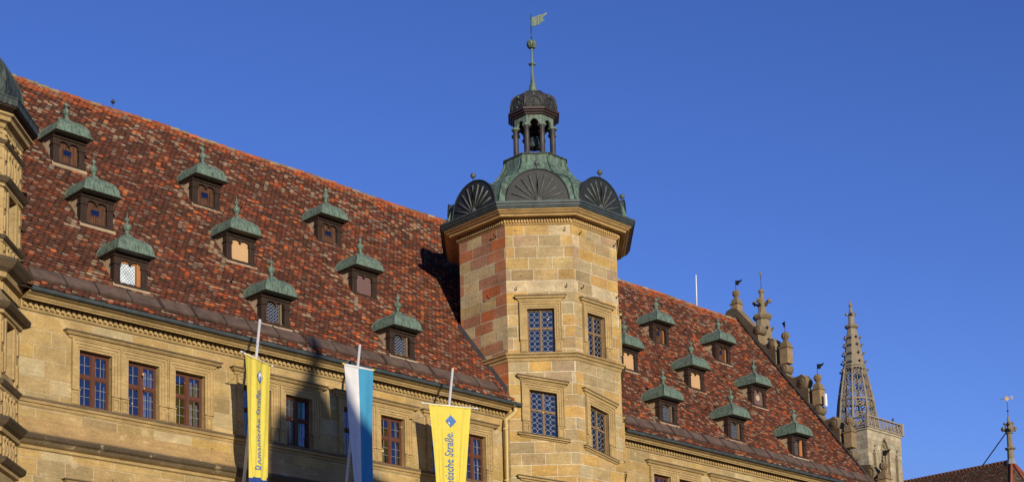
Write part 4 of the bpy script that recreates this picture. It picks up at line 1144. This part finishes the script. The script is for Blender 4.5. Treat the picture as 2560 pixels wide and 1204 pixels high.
mb.lathe([(0.03, 31.40), (0.15, 31.5), (0.175, 31.57), (0.185, 31.60), (0.175, 31.63), (0.15, 31.68), (0.03, 31.75)], 14)
mb.build('ball', M['copper'], tw)
mb = MB(); mb.tube([(0, 0, 31.70), (0, 0, 32.25)], 0.026, 8); mb.tube([(0, 0, 32.25), (0, 0, 32.78)], 0.018, 8)
ca, sa = math.cos(rad(-30)), math.sin(rad(-30)); mb.T = lambda a, b, c: (a*ca-c*sa, a*sa+c*ca, b); mb.mi = 1
vp = [(0.02, 32.30), (0.18, 32.36), (0.34, 32.42), (0.40, 32.50), (0.47, 32.58), (0.52, 32.55), (0.54, 32.62), (0.47, 32.66), (0.50, 32.74), (0.60, 32.84), (0.66, 32.95), (0.58, 32.92), (0.46, 32.84), (0.36, 32.83), (0.24, 32.76), (0.12, 32.70), (0.02, 32.66)]
mb.prism(vp, -0.012, 0.012); mb.T = None
mb.build('weather_vane', [M['zinc'], M['gold_green'] if 'gold_green' in M else M['copper']], tw)
# the bell hangs in the lantern
bell = thing('bell', 'dark bronze bell hanging between the lantern columns of the stair tower', 'bell', (0, CYT, 27.42))
mb = MB(); mb.lathe([(0.30, -0.02), (0.295, 0.0), (0.25, 0.06), (0.20, 0.16), (0.17, 0.28), (0.155, 0.36), (0.10, 0.42), (0.05, 0.44)], 18); mb.build('bell_body', M['copper_dark'], bell)
mb = MB(); mb.box((-0.06, -0.40, 0.44), (0.06, 0.40, 0.56)); mb.box((-0.03, -0.03, 0.54), (0.03, 0.03, 1.0)); mb.build('yoke', M['iron'], bell)
mb = MB(); mb.tube([(0, 0, 0.40), (0, 0, -0.05)], 0.015, 6); mb.lathe([(0.01, -0.14), (0.04, -0.10), (0.04, -0.06), (0.01, -0.02)], 10); mb.build('clapper', M['iron'], bell)
mb = MB(); mb.box((-0.05, -0.05, 0), (0.05, 0.05, 0.03)); mb.lathe([(0.05, 0.03), (0.085, 0.06), (0.09, 0.11), (0.07, 0.15), (0.02, 0.17)], 12)  # unidentified orange spot beside the bell, given a small round body
orange_obj = mb.build('orange_object', M['orange'], tw, (0.02, -0.30, 27.86))

# ------------------------------------------------------------------ flags
YEL = (0.78, 0.66, 0.115)
def pole(x, label):
    p = thing('flagpole', label, 'flagpole', (x, -0.25, 8.6), 'aluminium flagpoles on the facade')
    m = MB(); top_ = Vector((0, -1.45, 8.27)); d = top_.normalized()
    m.tube([d*0.0, top_*0.5, top_], [0.055, 0.05, 0.042], 12); m.lathe([(0.046, 0), (0.03, 0.02)], 10, tuple(top_))
    m.build('pole', M['alu'], p)
    b = MB(); b.box((-0.12, 0.0, -0.25), (0.12, 0.25, 0.35)); b.tube([(0, -0.02, 0.0), (0, -0.10, 0.55)], 0.075, 12); b.build('bracket', M['iron'], p)
    return p
pole(-14.66, 'leaning aluminium pole holding the yellow flag nearest the left oriel')
pole(-10.85, 'leaning aluminium pole holding the white and blue flag')
pole(-6.91, 'leaning aluminium pole holding the yellow flag nearest the stair tower')

def text_mesh(body, size):
    cu = bpy.data.curves.new('lettering', 'FONT'); cu.body = body; cu.size = size; cu.resolution_u = 3
    ob = bpy.data.objects.new('lettering', cu); COL.objects.link(ob)
    dg = bpy.context.evaluated_depsgraph_get(); dg.update()
    me = bpy.data.meshes.new_from_object(ob.evaluated_get(dg))
    bpy.data.objects.remove(ob); bpy.data.curves.remove(cu)
    bm = bmesh.new(); bm.from_mesh(me); bmesh.ops.triangulate(bm, faces=bm.faces)
    for _ in range(2):
        bmesh.ops.subdivide_edges(bm, edges=[e for e in bm.edges if e.calc_length() > 0.07], cuts=1)
        bmesh.ops.triangulate(bm, faces=bm.faces)
    bm.to_mesh(me); bm.free()
    return me

def flag(name, label, x, y, z, th, bar_half, w0, w1, length, taper, folds, kind, bar_col='white', swing=0.0, seed=1, lean=0.0, toff=0.0, edge=0.0):
    f = thing(name, label, 'flag', (x, y-0.07, z))
    dx, dy = math.cos(rad(th)), math.sin(rad(th)); nx, ny = dy, -dx     # n faces the square
    def P(u, v, off=0.0):
        """u in 0..1 across, v metres below the bar"""
        t = min(1.0, v/length); k = w0+(w1-w0)*min(1, v/taper)**0.85
        a = (u-0.5)*k+swing*t
        amp = 0.018+0.15*t*(1-w1/w0)*1.2
        d = amp*(math.sin(u*folds*2*math.pi+0.6*math.sin(v*1.1)+seed)+0.45*math.sin(u*folds*4.3*math.pi+1.7*seed+v*0.7))+edge*t*(u > 0.72)*(u-0.72)
        d += off+lean*v
        sagv = 0.03*math.sin(u*math.pi)*0
        return (a*dx+d*nx, a*dy+d*ny, -v-sagv)
    c = MB(); nu, nv = 46, 60; c.smooth = True
    ids = [[c.P(P(i/nu, length*j/nv)) for i in range(nu+1)] for j in range(nv+1)]
    for j in range(nv):
        for i in range(nu):
            v = length*(j+.5)/nv
            if kind == 'yellow': col = YEL if v < 3.62-0.12*(i/nu) else (0.03, 0.075, 0.30)
            else: col = (0.78, 0.78, 0.80) if i < nu*0.48 else (0.07, 0.33, 0.56)
            c.idx([ids[j][i], ids[j][i+1], ids[j+1][i+1], ids[j+1][i]], col)
    cl = c.build('cloth', M['cloth'], f)
    s = MB(); n_ = 12
    s.tube([P(i/n_, 0.012) for i in range(n_+1)], 0.022, 6, None); s.c = [YEL if kind == 'yellow' else (0.75, 0.75, 0.78)]*len(s.c); s.build('hem', M['cloth'], f)
    b = MB(); b.tube([(-bar_half*dx, -bar_half*dy, 0.02), (bar_half*dx, bar_half*dy, 0.02)], 0.018, 8)
    b.mi = 1
    for sg in (-1, 1): b.tube([(sg*(bar_half-0.10)*dx, sg*(bar_half-0.10)*dy, 0.02), (sg*(bar_half+0.02)*dx, sg*(bar_half+0.02)*dy, 0.02)], 0.024, 8)
    b.build('crossbar', [M['white'], M['bar_yellow'] if bar_col == 'yellow' else M['white']], f)
    cd = MB()
    for sg in (-1, 1): cd.tube([(sg*(bar_half-0.06)*dx, sg*(bar_half-0.06)*dy, 0.03), (0.0, 0.03-0.08, 0.42 if kind != 'yellow' else 0.5)], 0.004, 4)
    cd.build('cord', M['leading'], f)
    if kind == 'yellow':
        me = text_mesh('Romantische Straße.', 0.40)
        xs = [v.co.x for v in me.vertices]; x1 = max(xs); ln = x1-min(xs)
        k = 2.46/ln; uc = 0.5+toff
        wref = w0
        for v in me.vertices:
            rv = 0.86+(x1-v.co.x)*k; kk = w0+(w1-w0)*min(1, rv/taper)**0.85
            uu = uc+(-(v.co.y-0.11)*1.18)/max(kk, 0.5)
            v.co = P(uu, rv, 0.022)
        me.materials.clear(); me.materials.append(M['print'])
        link('lettering', me, f)
        lg = MB()
        def D(a, b, o): return P(uc+0.03+a/w0, 0.50+b, o)
        def poly(pts, o):
            # fan with subdivided interior so that it follows the cloth
            lg.face([D(a, b, o) for a, b in pts])
        R = 0.21
        poly([(-R, 0), (0, R), (R, 0), (0, -R)], 0.026)
        lg.mi = 1
        poly([(-0.10, -0.055), (-0.10, 0.075), (-0.045, 0.13), (-0.045, 0.02)], 0.030)
        poly([(-0.10, -0.055), (-0.045, 0.02), (-0.02, -0.015), (0.02, -0.015), (0.045, 0.02), (0.10, -0.055), (0.0, -0.15)], 0.030)
        poly([(0.10, -0.055), (0.045, 0.02), (0.045, 0.13), (0.10, 0.075)], 0.030)
        lg.build('gate_emblem', [M['print'], M['print_white']], f)
    return f
M['bar_yellow'] = flat_mat('yellow_bar_end', (0.75, 0.55, 0.02), 0.5, 0, 0.05, 4)
flag('flag', 'yellow flag with blue lettering and blue foot, narrow and folded, beside the triple window', -14.66, -1.50, 15.69, 21, 0.85, 1.36, 0.92, 5.2, 4.2, 2.2, 'yellow', seed=1.0, toff=0.04, edge=-0.25)
flag('flag', 'white and blue striped flag hanging between the two yellow flags', -10.85, -1.56, 16.17, -4, 0.60, 1.12, 0.62, 5.4, 4.6, 1.1, 'blue', 'yellow', seed=2.2, swing=0.12)
flag('flag', 'wide yellow flag with blue lettering hanging nearest the stair tower', -6.91, -1.46, 15.63, -19, 1.0, 1.52, 0.92, 5.0, 3.6, 3.0, 'yellow', seed=0.3, swing=-0.06, toff=-0.02)

# ------------------------------------------------------------------ gothic church behind
CH = thing('church_tower', 'square gothic church tower with pierced balustrade and openwork stone spire', 'church tower', (105.25, 54.6, 0))
cx0, cy0 = 101.95-105.25, 51.3-54.6; cx1, cy1 = -cx0, -cy0
GRY = (0.40, 0.355, 0.265)
mb = MB()
wf = frame((cx0, cy0, 0), (1, 0, 0), (0, -1, 0)); wl = cx1-cx0
aw = lambda c, hw, zb, zt: [(c-hw, zb), (c+hw, zb)]+[(c+hw*math.cos(math.pi*0.5*t/5)*1.0, zt-1.7+1.7*math.sin(math.pi*0.5*t/5)) for t in range(0, 6)]+[(c-hw*math.sin(math.pi*0.5*t/5), zt-1.7+1.7*math.cos(math.pi*0.5*t/5)) for t in range(1, 6)]
WN = [(3.25, 0.92, 34.0, 42.6)]
mb.T = wf
holes_ = [[(3.25-0.92, 34.0), (3.25+0.92, 34.0), (3.25+0.92, 41.1), (3.25+0.72, 41.75), (3.25+0.38, 42.3), (3.25, 42.7), (3.25-0.38, 42.3), (3.25-0.72, 41.75), (3.25-0.92, 41.1)]]
for c_ in (1.15, 5.45): holes_ += [[(c_-0.26, 36), (c_+0.26, 36), (c_+0.26, 40.9), (c_, 41.3), (c_-0.26, 40.9)]]
pal_ch = lambda u, v, r: jit(r.choice([GRY, (0.384, 0.325, 0.227), (0.461, 0.410, 0.299), (0.358, 0.299, 0.208)]), r, 0.08)
wall_blocks(mb, 0, wl, 20.0, 43.2, 0.5, (0.9, 1.6), holes_, pal_ch, (0.25, 0.2, 0.13), 61, 0.012, 0.01)
for h in holes_:
    n = len(h)
    for i_ in range(n):
        (a, b), (c, d_) = h[i_], h[(i_+1) % n]; mb.face([(a, b, 0), (c, d_, 0), (c, d_, -0.45), (a, b, -0.45)], (0.33, 0.27, 0.17))
    mb.face([(a, b, -0.45) for a, b in h], (0.30, 0.245, 0.155))
mb.T = frame((cx0, cy1, 0), (0, -1, 0), (-1, 0, 0)); wall_blocks(mb, 0, wl, 20.0, 43.2, 0.5, (0.9, 1.6), [], pal_ch, (0.25, 0.2, 0.13), 62, 0.012, 0.01)
mb.T = None
mb.box((cx0+0.05, cy0+0.6, 0), (cx1, cy1, 43.2), GRY); mb.box((cx0+0.02, cy0+0.02, 0), (cx1, cy0+0.58, 20), GRY)
mb.box((cx0-0.12, cy0-0.12, 43.2), (cx1+0.12, cy1+0.12, 43.42), GRY)
mb.build('wall', M['church'], CH)
# tracery of the belfry window and the blind niches
mb = MB(); mb.T = wf; mb.col = GRY
mb.tube([(3.25-0.62, 34, -0.2), (3.25-0.62, 41.0, -0.2)], 0.07, 6); mb.tube([(3.25+0.62, 34, -0.2), (3.25+0.62, 41.0, -0.2)], 0.07, 6); mb.tube([(3.25, 34, -0.22), (3.25, 40.6, -0.22)], 0.06, 6)
for s in (-1, 1):
    mb.tube([(3.25+s*0.62*math.cos(t*math.pi/16), 41.0+1.2*math.sin(t*math.pi/16), -0.2) for t in range(9)], 0.06, 6)
    mb.tube([(3.25+s*0.31+0.31*math.cos(t*math.pi/8), 40.5+0.42*math.sin(t*math.pi/8), -0.22) for t in range(9)], 0.05, 6)
mb.tube([(3.25+0.26*math.cos(t*math.pi/6), 41.35+0.26*math.sin(t*math.pi/6), -0.22) for t in range(13)], 0.05, 6)
for c_ in (1.15, 5.45):
    for s in (-1, 1): mb.tube([(c_+s*0.38, 36, 0.02), (c_+s*0.38, 40.7, 0.02)]+[(c_+s*0.38*math.cos(t*math.pi/12), 40.7+0.85*math.sin(t*math.pi/12), 0.02) for t in range(1, 7)], 0.06, 6)
    mb.tube([(c_+0.2*math.cos(t*math.pi/6), 41.0+0.2*math.sin(t*math.pi/6), -0.02) for t in range(13)], 0.05, 6); mb.lathe([(0.1, 0), (0.02, 0.4)], 4, (c_, 41.55, 0.02))
mb.build('tracery', M['church'], CH)
mb = MB(); mb.T = wf; mb.mi = 0; mb.face([(3.25-0.30, 36.5, -0.40), (3.25+0.30, 36.5, -0.40), (3.25+0.30, 40.4, -0.40), (3.25-0.30, 40.4, -0.40)]); mb.build('belfry_opening', M['dark'], CH)
# balustrade
def pierced(m, T_, l, z0, z1, n, r=0.05, wob=1):
    m.T = T_
    m.prism([(0, z0), (l, z0), (l, z0+0.16), (0, z0+0.16)], -0.12, 0.12); m.prism([(0, z1-0.14), (l, z1-0.14), (l, z1), (0, z1)], -0.14, 0.14)
    h = z1-z0-0.3; zc = (z0+z1)/2; dl = l/n
    for i_ in range(n):
        c = dl*(i_+.5)
        m.tube([(c+dl*0.32*math.cos(t*math.pi/5)+0.12*math.sin(t*math.pi/5), zc+h*0.42*math.sin(t*math.pi/5), 0) for t in range(11)], r, 5)
        m.tube([(c-dl/2, z0+0.16, 0), (c-0.16*dl, zc-0.06, 0), (c+0.16*dl, zc+0.06, 0), (c+dl/2, z1-0.14, 0)], r, 5)
        m.tube([(c-dl/2, z0+0.1, 0), (c-dl/2, z1-0.1, 0)], r*0.8, 4)
mb = MB(); mb.col = (0.30, 0.26, 0.215)
B0, B1 = cx0-0.10, cx1+0.10
for T_ in (frame((B0, B0, 0), (1, 0, 0), (0, -1, 0)), frame((B0, B1, 0), (0, -1, 0), (-1, 0, 0)), frame((B1, B1, 0), (-1, 0, 0), (0, 1, 0)), frame((B1, B0, 0), (0, 1, 0), (1, 0, 0))):
    pierced(mb, T_, B1-B0, 43.42, 44.70, 9, 0.06)
mb.T = None
for sx in (B0, B1):
    for sy in (B0, B1): mb.box((sx-0.18, sy-0.18, 43.4), (sx+0.18, sy+0.18, 44.78))
mb.build('balustrade', M['church'], CH)

def crocket(m, x, y, z, a, k):
    ca, sa = math.cos(a), math.sin(a)
    m.tube([(x, y, z-0.2*k), (x+0.16*k*ca, y+0.16*k*sa, z), (x+0.30*k*ca, y+0.30*k*sa, z-0.02*k)], [0.07*k, 0.085*k, 0.11*k], 6)
    for s in (-1, 1):
        m.tube([(x+0.2*k*ca, y+0.2*k*sa, z), (x+0.30*k*ca-s*0.13*k*sa, y+0.30*k*sa+s*0.13*k*ca, z+0.06*k)], [0.06*k, 0.09*k], 5)
    m.tube([(x+0.24*k*ca, y+0.24*k*sa, z), (x+0.27*k*ca, y+0.27*k*sa, z+0.16*k)], [0.07*k, 0.08*k], 5)

def open_spire(prof, ribs_to, levels, crk, k=1.0, col=(0.265, 0.225, 0.17)):
    """ribs, bands and bar tracery below, closed stone cap above"""
    m = MB(); m.col = col
    def rad_at(z): return float(np.interp(z, [p[1] for p in prof], [p[0] for p in prof]))
    for q in range(8):
        a = math.pi/8+q*math.pi/4
        pth = [(r_*t8c*math.cos(a), r_*t8c*math.sin(a), z_) for r_, z_ in prof if z_ <= ribs_to+0.01]
        m.tube(pth, [0.17*k, 0.15*k, 0.13*k, 0.11*k, 0.1*k][:len(pth)] if len(pth) <= 5 else 0.13*k, 6)
        for z in crk:
            rr = rad_at(z)*t8c; crocket(m, rr*math.cos(a), rr*math.sin(a), z, a, 0.95*k)
    for z in levels:
        r_ = rad_at(z); m.sweep(octo(r_), [(-0.12*k, z-0.1*k), (0.08*k, z-0.1*k), (0.10*k, z+0.08*k), (-0.12*k, z+0.1*k)], closed=True)
    # tracery bars
    for z0, z1 in zip(levels, levels[1:]):
        if z0 >= ribs_to: break
        nseg = max(1, round((z1-z0)/1.25))
        for q in range(8):
            a0 = math.pi/8+q*math.pi/4; a1 = a0+math.pi/4
            def pt(t, z):
                r_ = (rad_at(z)-0.03)*t8c; return (r_*((1-t)*math.cos(a0)+t*math.cos(a1)), r_*((1-t)*math.sin(a0)+t*math.sin(a1)), z)
            for s in range(nseg):
                za = z0+(z1-z0)*s/nseg; zb = z0+(z1-z0)*(s+1)/nseg; zm = (za+zb)/2
                rr = 0.055*k
                for (ta, tb) in ((0.05, 0.95), (0.95, 0.05)):
                    m.tube([pt(ta, za), pt(ta+(tb-ta)*0.22, za+(zb-za)*0.3), pt(0.5, zm), pt(ta+(tb-ta)*0.78, za+(zb-za)*0.7), pt(tb, zb)], rr, 5)
                m.tube([pt(0.5+0.27*math.cos(t*math.pi/5), zm+(zb-za)*0.24*math.sin(t*math.pi/5)) for t in range(11)], rr*0.9, 5)
                m.tube([pt(0.5, za), pt(0.5, zm-(zb-za)*0.24)], rr*0.9, 5); m.tube([pt(0.5, zm+(zb-za)*0.24), pt(0.5, zb)], rr*0.9, 5)
                for t_, z_ in ((0.2, zm), (0.8, zm)):
                    m.tube([pt(t_+0.12*math.cos(t*math.pi/4), z_+(zb-za)*0.12*math.sin(t*math.pi/4)) for t in range(9)], rr*0.8, 5)
    cap = [(r_*t8c, z_) for r_, z_ in prof if z_ >= ribs_to-0.01]
    m.lathe(cap, 8, rot=math.pi/8, smooth=False)
    return m
sp = [(2.05, 43.5), (1.95, 44.4), (1.72, 46.6), (1.40, 48.6), (1.06, 50.4), (0.90, 51.6), (0.75, 52.7), (0.58, 53.9), (0.43, 54.6), (0.66, 54.75), (0.72, 54.95), (0.34, 55.05), (0.28, 56.1), (0.22, 56.4), (0.14, 56.9), (0.12, 57.1), (0.20, 57.15), (0.20, 57.3), (0.08, 57.4), (0.03, 57.8)]
up1 = lambda z: 1.6+(z-1.6)*1.018
sp = [sp[0]]+[(r_*1.02, up1(z_)) for r_, z_ in sp[1:]]
m = open_spire(sp, up1(50.4), [43.7, up1(46.6), up1(50.2)], [up1(z_) for z_ in (49.9, 50.85, 51.8, 52.75, 53.6)])
for q in range(4): crocket(m, 0.22*math.cos(q*math.pi/2+0.8), 0.22*math.sin(q*math.pi/2+0.8), up1(56.2), q*math.pi/2+0.8, 1.15)
m.build('spire', M['church'], CH)
# slender spire top seen over the gable
S1 = thing('church_spire', 'gothic stone spire top with leafy crockets rising behind the stepped gable', 'spire', (63.64, 36.5, 0))
sp1 = [(2.2, 30.0), (1.5, 36.0), (0.86, 40.6), (0.66, 41.9), (0.50, 43.1), (0.66, 43.22), (0.78, 43.42), (0.72, 43.55), (0.32, 43.68), (0.30, 44.3), (0.26, 44.5), (0.17, 45.3), (0.16, 45.45), (0.24, 45.52), (0.25, 45.7), (0.14, 45.78), (0.02, 45.85)]
m = open_spire(sp1, 30.0, [], [41.3, 42.35, 40.3], 0.85, col=(0.25, 0.20, 0.13))
for q in range(4):
    a = q*math.pi/2+0.25; crocket(m, 0.24*math.cos(a), 0.24*math.sin(a), 44.62, a, 1.55)
m.lathe([(1.9, 0), (1.9, 30.0)], 8, rot=math.pi/8, smooth=False)
m.build('stonework', M['church'], S1)
mb = MB(); mb.tube([(0, 0, 45.8), (0, 0, 47.0)], 0.03, 6); mb.mi = 1; mb.lathe([(0.02, 46.95), (0.08, 47.08), (0.03, 47.28)], 8); mb.build('rod', [M['zinc'], M['gold']], S1)

# choir with its tiled roof, stone cross and star
choir = thing('church_choir', 'church choir with dark tiled roof and red hip tiles at the lower right', 'church', (109.0, 38.9, 0))
EZ, RZ = 31.6, 38.45; HWD = 4.6
hipc = [(-HWD, 0.6), (-HWD, -2.0), (-2.0, -HWD-0.2), (2.0, -HWD-0.2), (HWD, -2.0), (HWD, 0.6)]
mb = MB(); mb.col = (0.10, 0.045, 0.03)
mb.face([(-HWD, 0.6, EZ), (0, 0, RZ), (0, 30, RZ), (-HWD, 30, EZ)]); mb.face([(HWD, 0.6, EZ), (HWD, 30, EZ), (0, 30, RZ), (0, 0, RZ)])
for a, b in zip(hipc, hipc[1:]): mb.face([(a[0], a[1], EZ), (b[0], b[1], EZ), (0, 0, RZ)])
rdeck = mb.build('roof', M['tile'], choir)
sl = math.hypot(HWD, RZ-EZ)
def place_ch(u, s, n): return -HWD+(HWD)*s/sl-n*(RZ-EZ)/sl+0*u, u, EZ+(RZ-EZ)*s/sl+n*HWD/sl+0*u
def col_ch(U, S, R, rows, g):
    base = np.array([(0.068, 0.038, 0.027), (0.09, 0.043, 0.028), (0.05, 0.033, 0.025), (0.12, 0.046, 0.028), (0.11, 0.09, 0.065)]); k = g.choice(5, len(U), p=[.34, .26, .22, .1, .08])
    return base[k]*(0.8+0.4*g.random(len(U)))[:, None]
tiles('roof_tiles', rdeck, 0.0, 25.0, sl-0.1, place_ch, lambda u, s: (u > 0.6*(1-s/sl)), col_ch, 0.24, 0.20, 8, smin=3.0)
for a, b in zip(hipc, hipc[1:]):   # apse facets
    A = Vector((a[0], a[1], EZ)); B = Vector((b[0], b[1], EZ)); C = Vector((0, 0, RZ)); mid = (A+B)/2; ud = (B-A).normalized(); sdv = (C-mid); sl2 = sdv.length; sdv.normalize(); nn = ud.cross(sdv).normalized(); hw = (B-A).length/2
    if nn.z < 0: nn = -nn
    def pl_(u, s, n, mid=mid, ud=ud, sdv=sdv, nn=nn): return mid.x+ud.x*u+sdv.x*s+nn.x*n, mid.y+ud.y*u+sdv.y*s+nn.y*n, mid.z+ud.z*u+sdv.z*s+nn.z*n
    tiles('roof_tiles', rdeck, -hw, hw, sl2-0.1, pl_, lambda u, s, hw=hw, sl2=sl2: np.abs(u) < hw*(1-s/sl2), lambda U, S, R, rows, g: col_ch(U, S, R, rows, g)*np.array([1.5, 1.7, 1.8]), 0.24, 0.20, 9)
mb = MB()
for a in hipc[1:5]: mb.tube([(0, -0.02, RZ+0.05), (a[0]*0.5, a[1]*0.5, (RZ+EZ)/2+0.06), (a[0], a[1], EZ+0.05)], 0.15, 8)
mb.build('hip_tiles', M['hiptile'], rdeck)
mb = MB(); r = random.Random(3); y = 0.3
while y < 26:
    mb.tube([(0, y, RZ+0.06), (0, y+0.46, RZ+0.03)], [0.17, 0.13], 7, jit((0.11, 0.055, 0.04), r, 0.2)); y += 0.42
mb.build('ridge_tiles', M['tile'], rdeck)
mb = MB(); mb.col = GRY
for a, b in zip(hipc+[(HWD, 30), (-HWD, 30)], hipc[1:]+[(HWD, 30), (-HWD, 30), hipc[0]]): mb.face([(a[0]*.96, a[1]*.96, 0), (b[0]*.96, b[1]*.96, 0), (b[0]*.96, b[1]*.96, EZ+0.3), (a[0]*.96, a[1]*.96, EZ+0.3)])
mb.build('wall', M['church'], choir)
mb = MB(); mb.col = (0.24, 0.20, 0.14)
mb.lathe([(0.55, 38.1), (0.42, 38.5), (0.36, 38.7)], 8, smooth=False, col=(0.25, 0.27, 0.30))
mb.lathe([(0.36, 38.6), (0.34, 39.6), (0.55, 39.72), (0.58, 39.82), (0.30, 39.92), (0.27, 41.3), (0.42, 41.38), (0.3, 41.5), (0.18, 41.7), (0.16, 42.6), (0.06, 43.2)], 8, smooth=False)
for q in range(4):
    a = q*math.pi/2+0.75
    for z_, kk in ((41.75, 1.9), (42.35, 1.2)): crocket(mb, 0.10*math.cos(a), 0.10*math.sin(a), z_, a, kk)
    mb.tube([(0.15*math.cos(a), 0.15*math.sin(a), 41.5), (0.42*math.cos(a), 0.42*math.sin(a), 41.75), (0.32*math.cos(a), 0.32*math.sin(a), 42.15), (0.1*math.cos(a), 0.1*math.sin(a), 42.5)], 0.10, 6)
fin = mb.build('stone_cross', M['church'], choir)
mb = MB(); mb.tube([(0, 0, 43.0), (0, 0, 44.7)], 0.035, 6); mb.lathe([(0.02, 43.62), (0.13, 43.75), (0.02, 43.9)], 10); mb.mi = 1
ca, sa = math.cos(rad(-45)), math.sin(rad(-45)); mb.T = lambda a, b, c: (a*ca-c*sa, a*sa+c*ca, 45.05+b)
star = []
for k in range(12):
    rr = 0.36 if k % 2 == 0 else 0.13; star.append((rr*math.cos(math.pi*k/6+math.pi/2), rr*math.sin(math.pi*k/6+math.pi/2)))
mb.prism(star, -0.03, 0.03)
mb.tube([(-0.66, -0.05, 0), (0.6, 0.08, 0)], 0.025, 5); mb.lathe([(0.06, -0.02), (0.06, 0.02)], 8, (-0.66, -0.05, 0))
mb.prism([(0.55+0.17*math.cos(t*math.pi/6), 0.10+0.17*math.sin(t*math.pi/6)) for t in range(2, 11)]+[(0.62+0.10*math.cos(t*math.pi/6), 0.10+0.10*math.sin(t*math.pi/6)) for t in range(10, 1, -1)], -0.02, 0.02)
mb.T = None
mb.build('star_vane', [M['copper_dark'], M['gold']], fin)
mb = MB(); mb.tube([(-0.15, 0.2, 41.55), (0, 3.25, 38.55)], 0.06, 6); mb.build('stay_rod', M['iron'], choir)

# ------------------------------------------------------------------ birds
def pigeon(label, loc, yaw, k=1.0):
    m = MB(); m.smooth = True
    ca, sa = math.cos(yaw), math.sin(yaw); m.T = lambda x, y, z: (k*(x*ca-y*sa), k*(x*sa+y*ca), k*z)
    m.tube([(-0.24, 0, 0.06), (-0.17, 0, 0.075), (-0.08, 0, 0.12), (0.0, 0, 0.165), (0.06, 0, 0.215), (0.085, 0, 0.26), (0.10, 0, 0.295), (0.118, 0, 0.31), (0.155, 0, 0.300)], [0.012, 0.028, 0.06, 0.075, 0.06, 0.036, 0.033, 0.028, 0.004], 10)
    for s in (-1, 1):
        m.tube([(0.0, s*0.03, 0.11), (0.005, s*0.03, 0.0), (0.04, s*0.03, 0.004)], 0.007, 5)
        m.tube([(0.04, s*0.055, 0.19), (-0.06, s*0.062, 0.145), (-0.2, s*0.03, 0.075)], [0.02, 0.03, 0.006], 6)
    o = m.build('pigeon', M['feather'], None, loc); return tag(o, label, 'pigeon')
pigeon('small grey pigeon perched on the main roof ridge near the left end', (-13.85, 8.05, 27.24), rad(60), 0.95)
pigeon('tiny dark pigeon perched on the church tower balustrade', (107.0, 51.2, 44.70), rad(30), 1.7)

# ------------------------------------------------------------------ gabled house across the square: its shadow falls on the facade
gh = thing('gabled_house', 'pale scroll gabled house across the square behind the viewer', 'house', (-28.75, -45.35, 0))
gp = [(-31.2, 0), (-24, 0), (-24, 21), (-25, 22.2), (-26.1, 22.75), (-27.1, 23.15), (-27.9, 23.8), (-28.3, 24.4), (-28.55, 25.0), (-28.85, 25.3), (-29.05, 25.7), (-29.12, 27.0), (-29.27, 27.0), (-29.34, 25.7), (-29.55, 25.3), (-29.85, 25.1), (-29.9, 23.8), (-29.98, 24.1), (-30.2, 24.4), (-30.5, 24.2), (-30.8, 23.4), (-30.9, 22.2), (-31.2, 21.5)]
mb = MB(); mb.T = lambda u, v, w: (u+27.6, -w, v); mb.prism(gp, 0, 0.6); mb.T = None
mb.box((-3.5, 0.0, 0), (3.5, -0.01, 0.01)); mb.box((-3.5, -9.0, 0), (3.5, -0.61, 17.0))
mb.build('wall', M['render'], gh)
mb = MB(); mb.face([(-3.8, -0.62, 16.8), (-3.8, -9.2, 16.8), (0, -9.2, 22.0), (0, -0.62, 22.0)]); mb.face([(3.8, -0.62, 16.8), (0, -0.62, 22.0), (0, -9.2, 22.0), (3.8, -9.2, 16.8)])
mb.col = (0.16, 0.055, 0.035); mb.build('roof', M['hiptile'], gh)
for zz in (3.0, 7.0, 11.0, 15.0):
    for xx in (-2.2, 0, 2.2):
        mb = MB(); mb.box((xx-0.5, 0.002, zz), (xx+0.5, 0.03, zz+1.7)); w_ = mb.build('window', M['frame'], gh)
        mb = MB(); mb.box((xx-0.42, 0.031, zz+0.08), (xx+0.42, 0.04, zz+1.62)); mb.build('pane', M['tglass_dark'], w_)
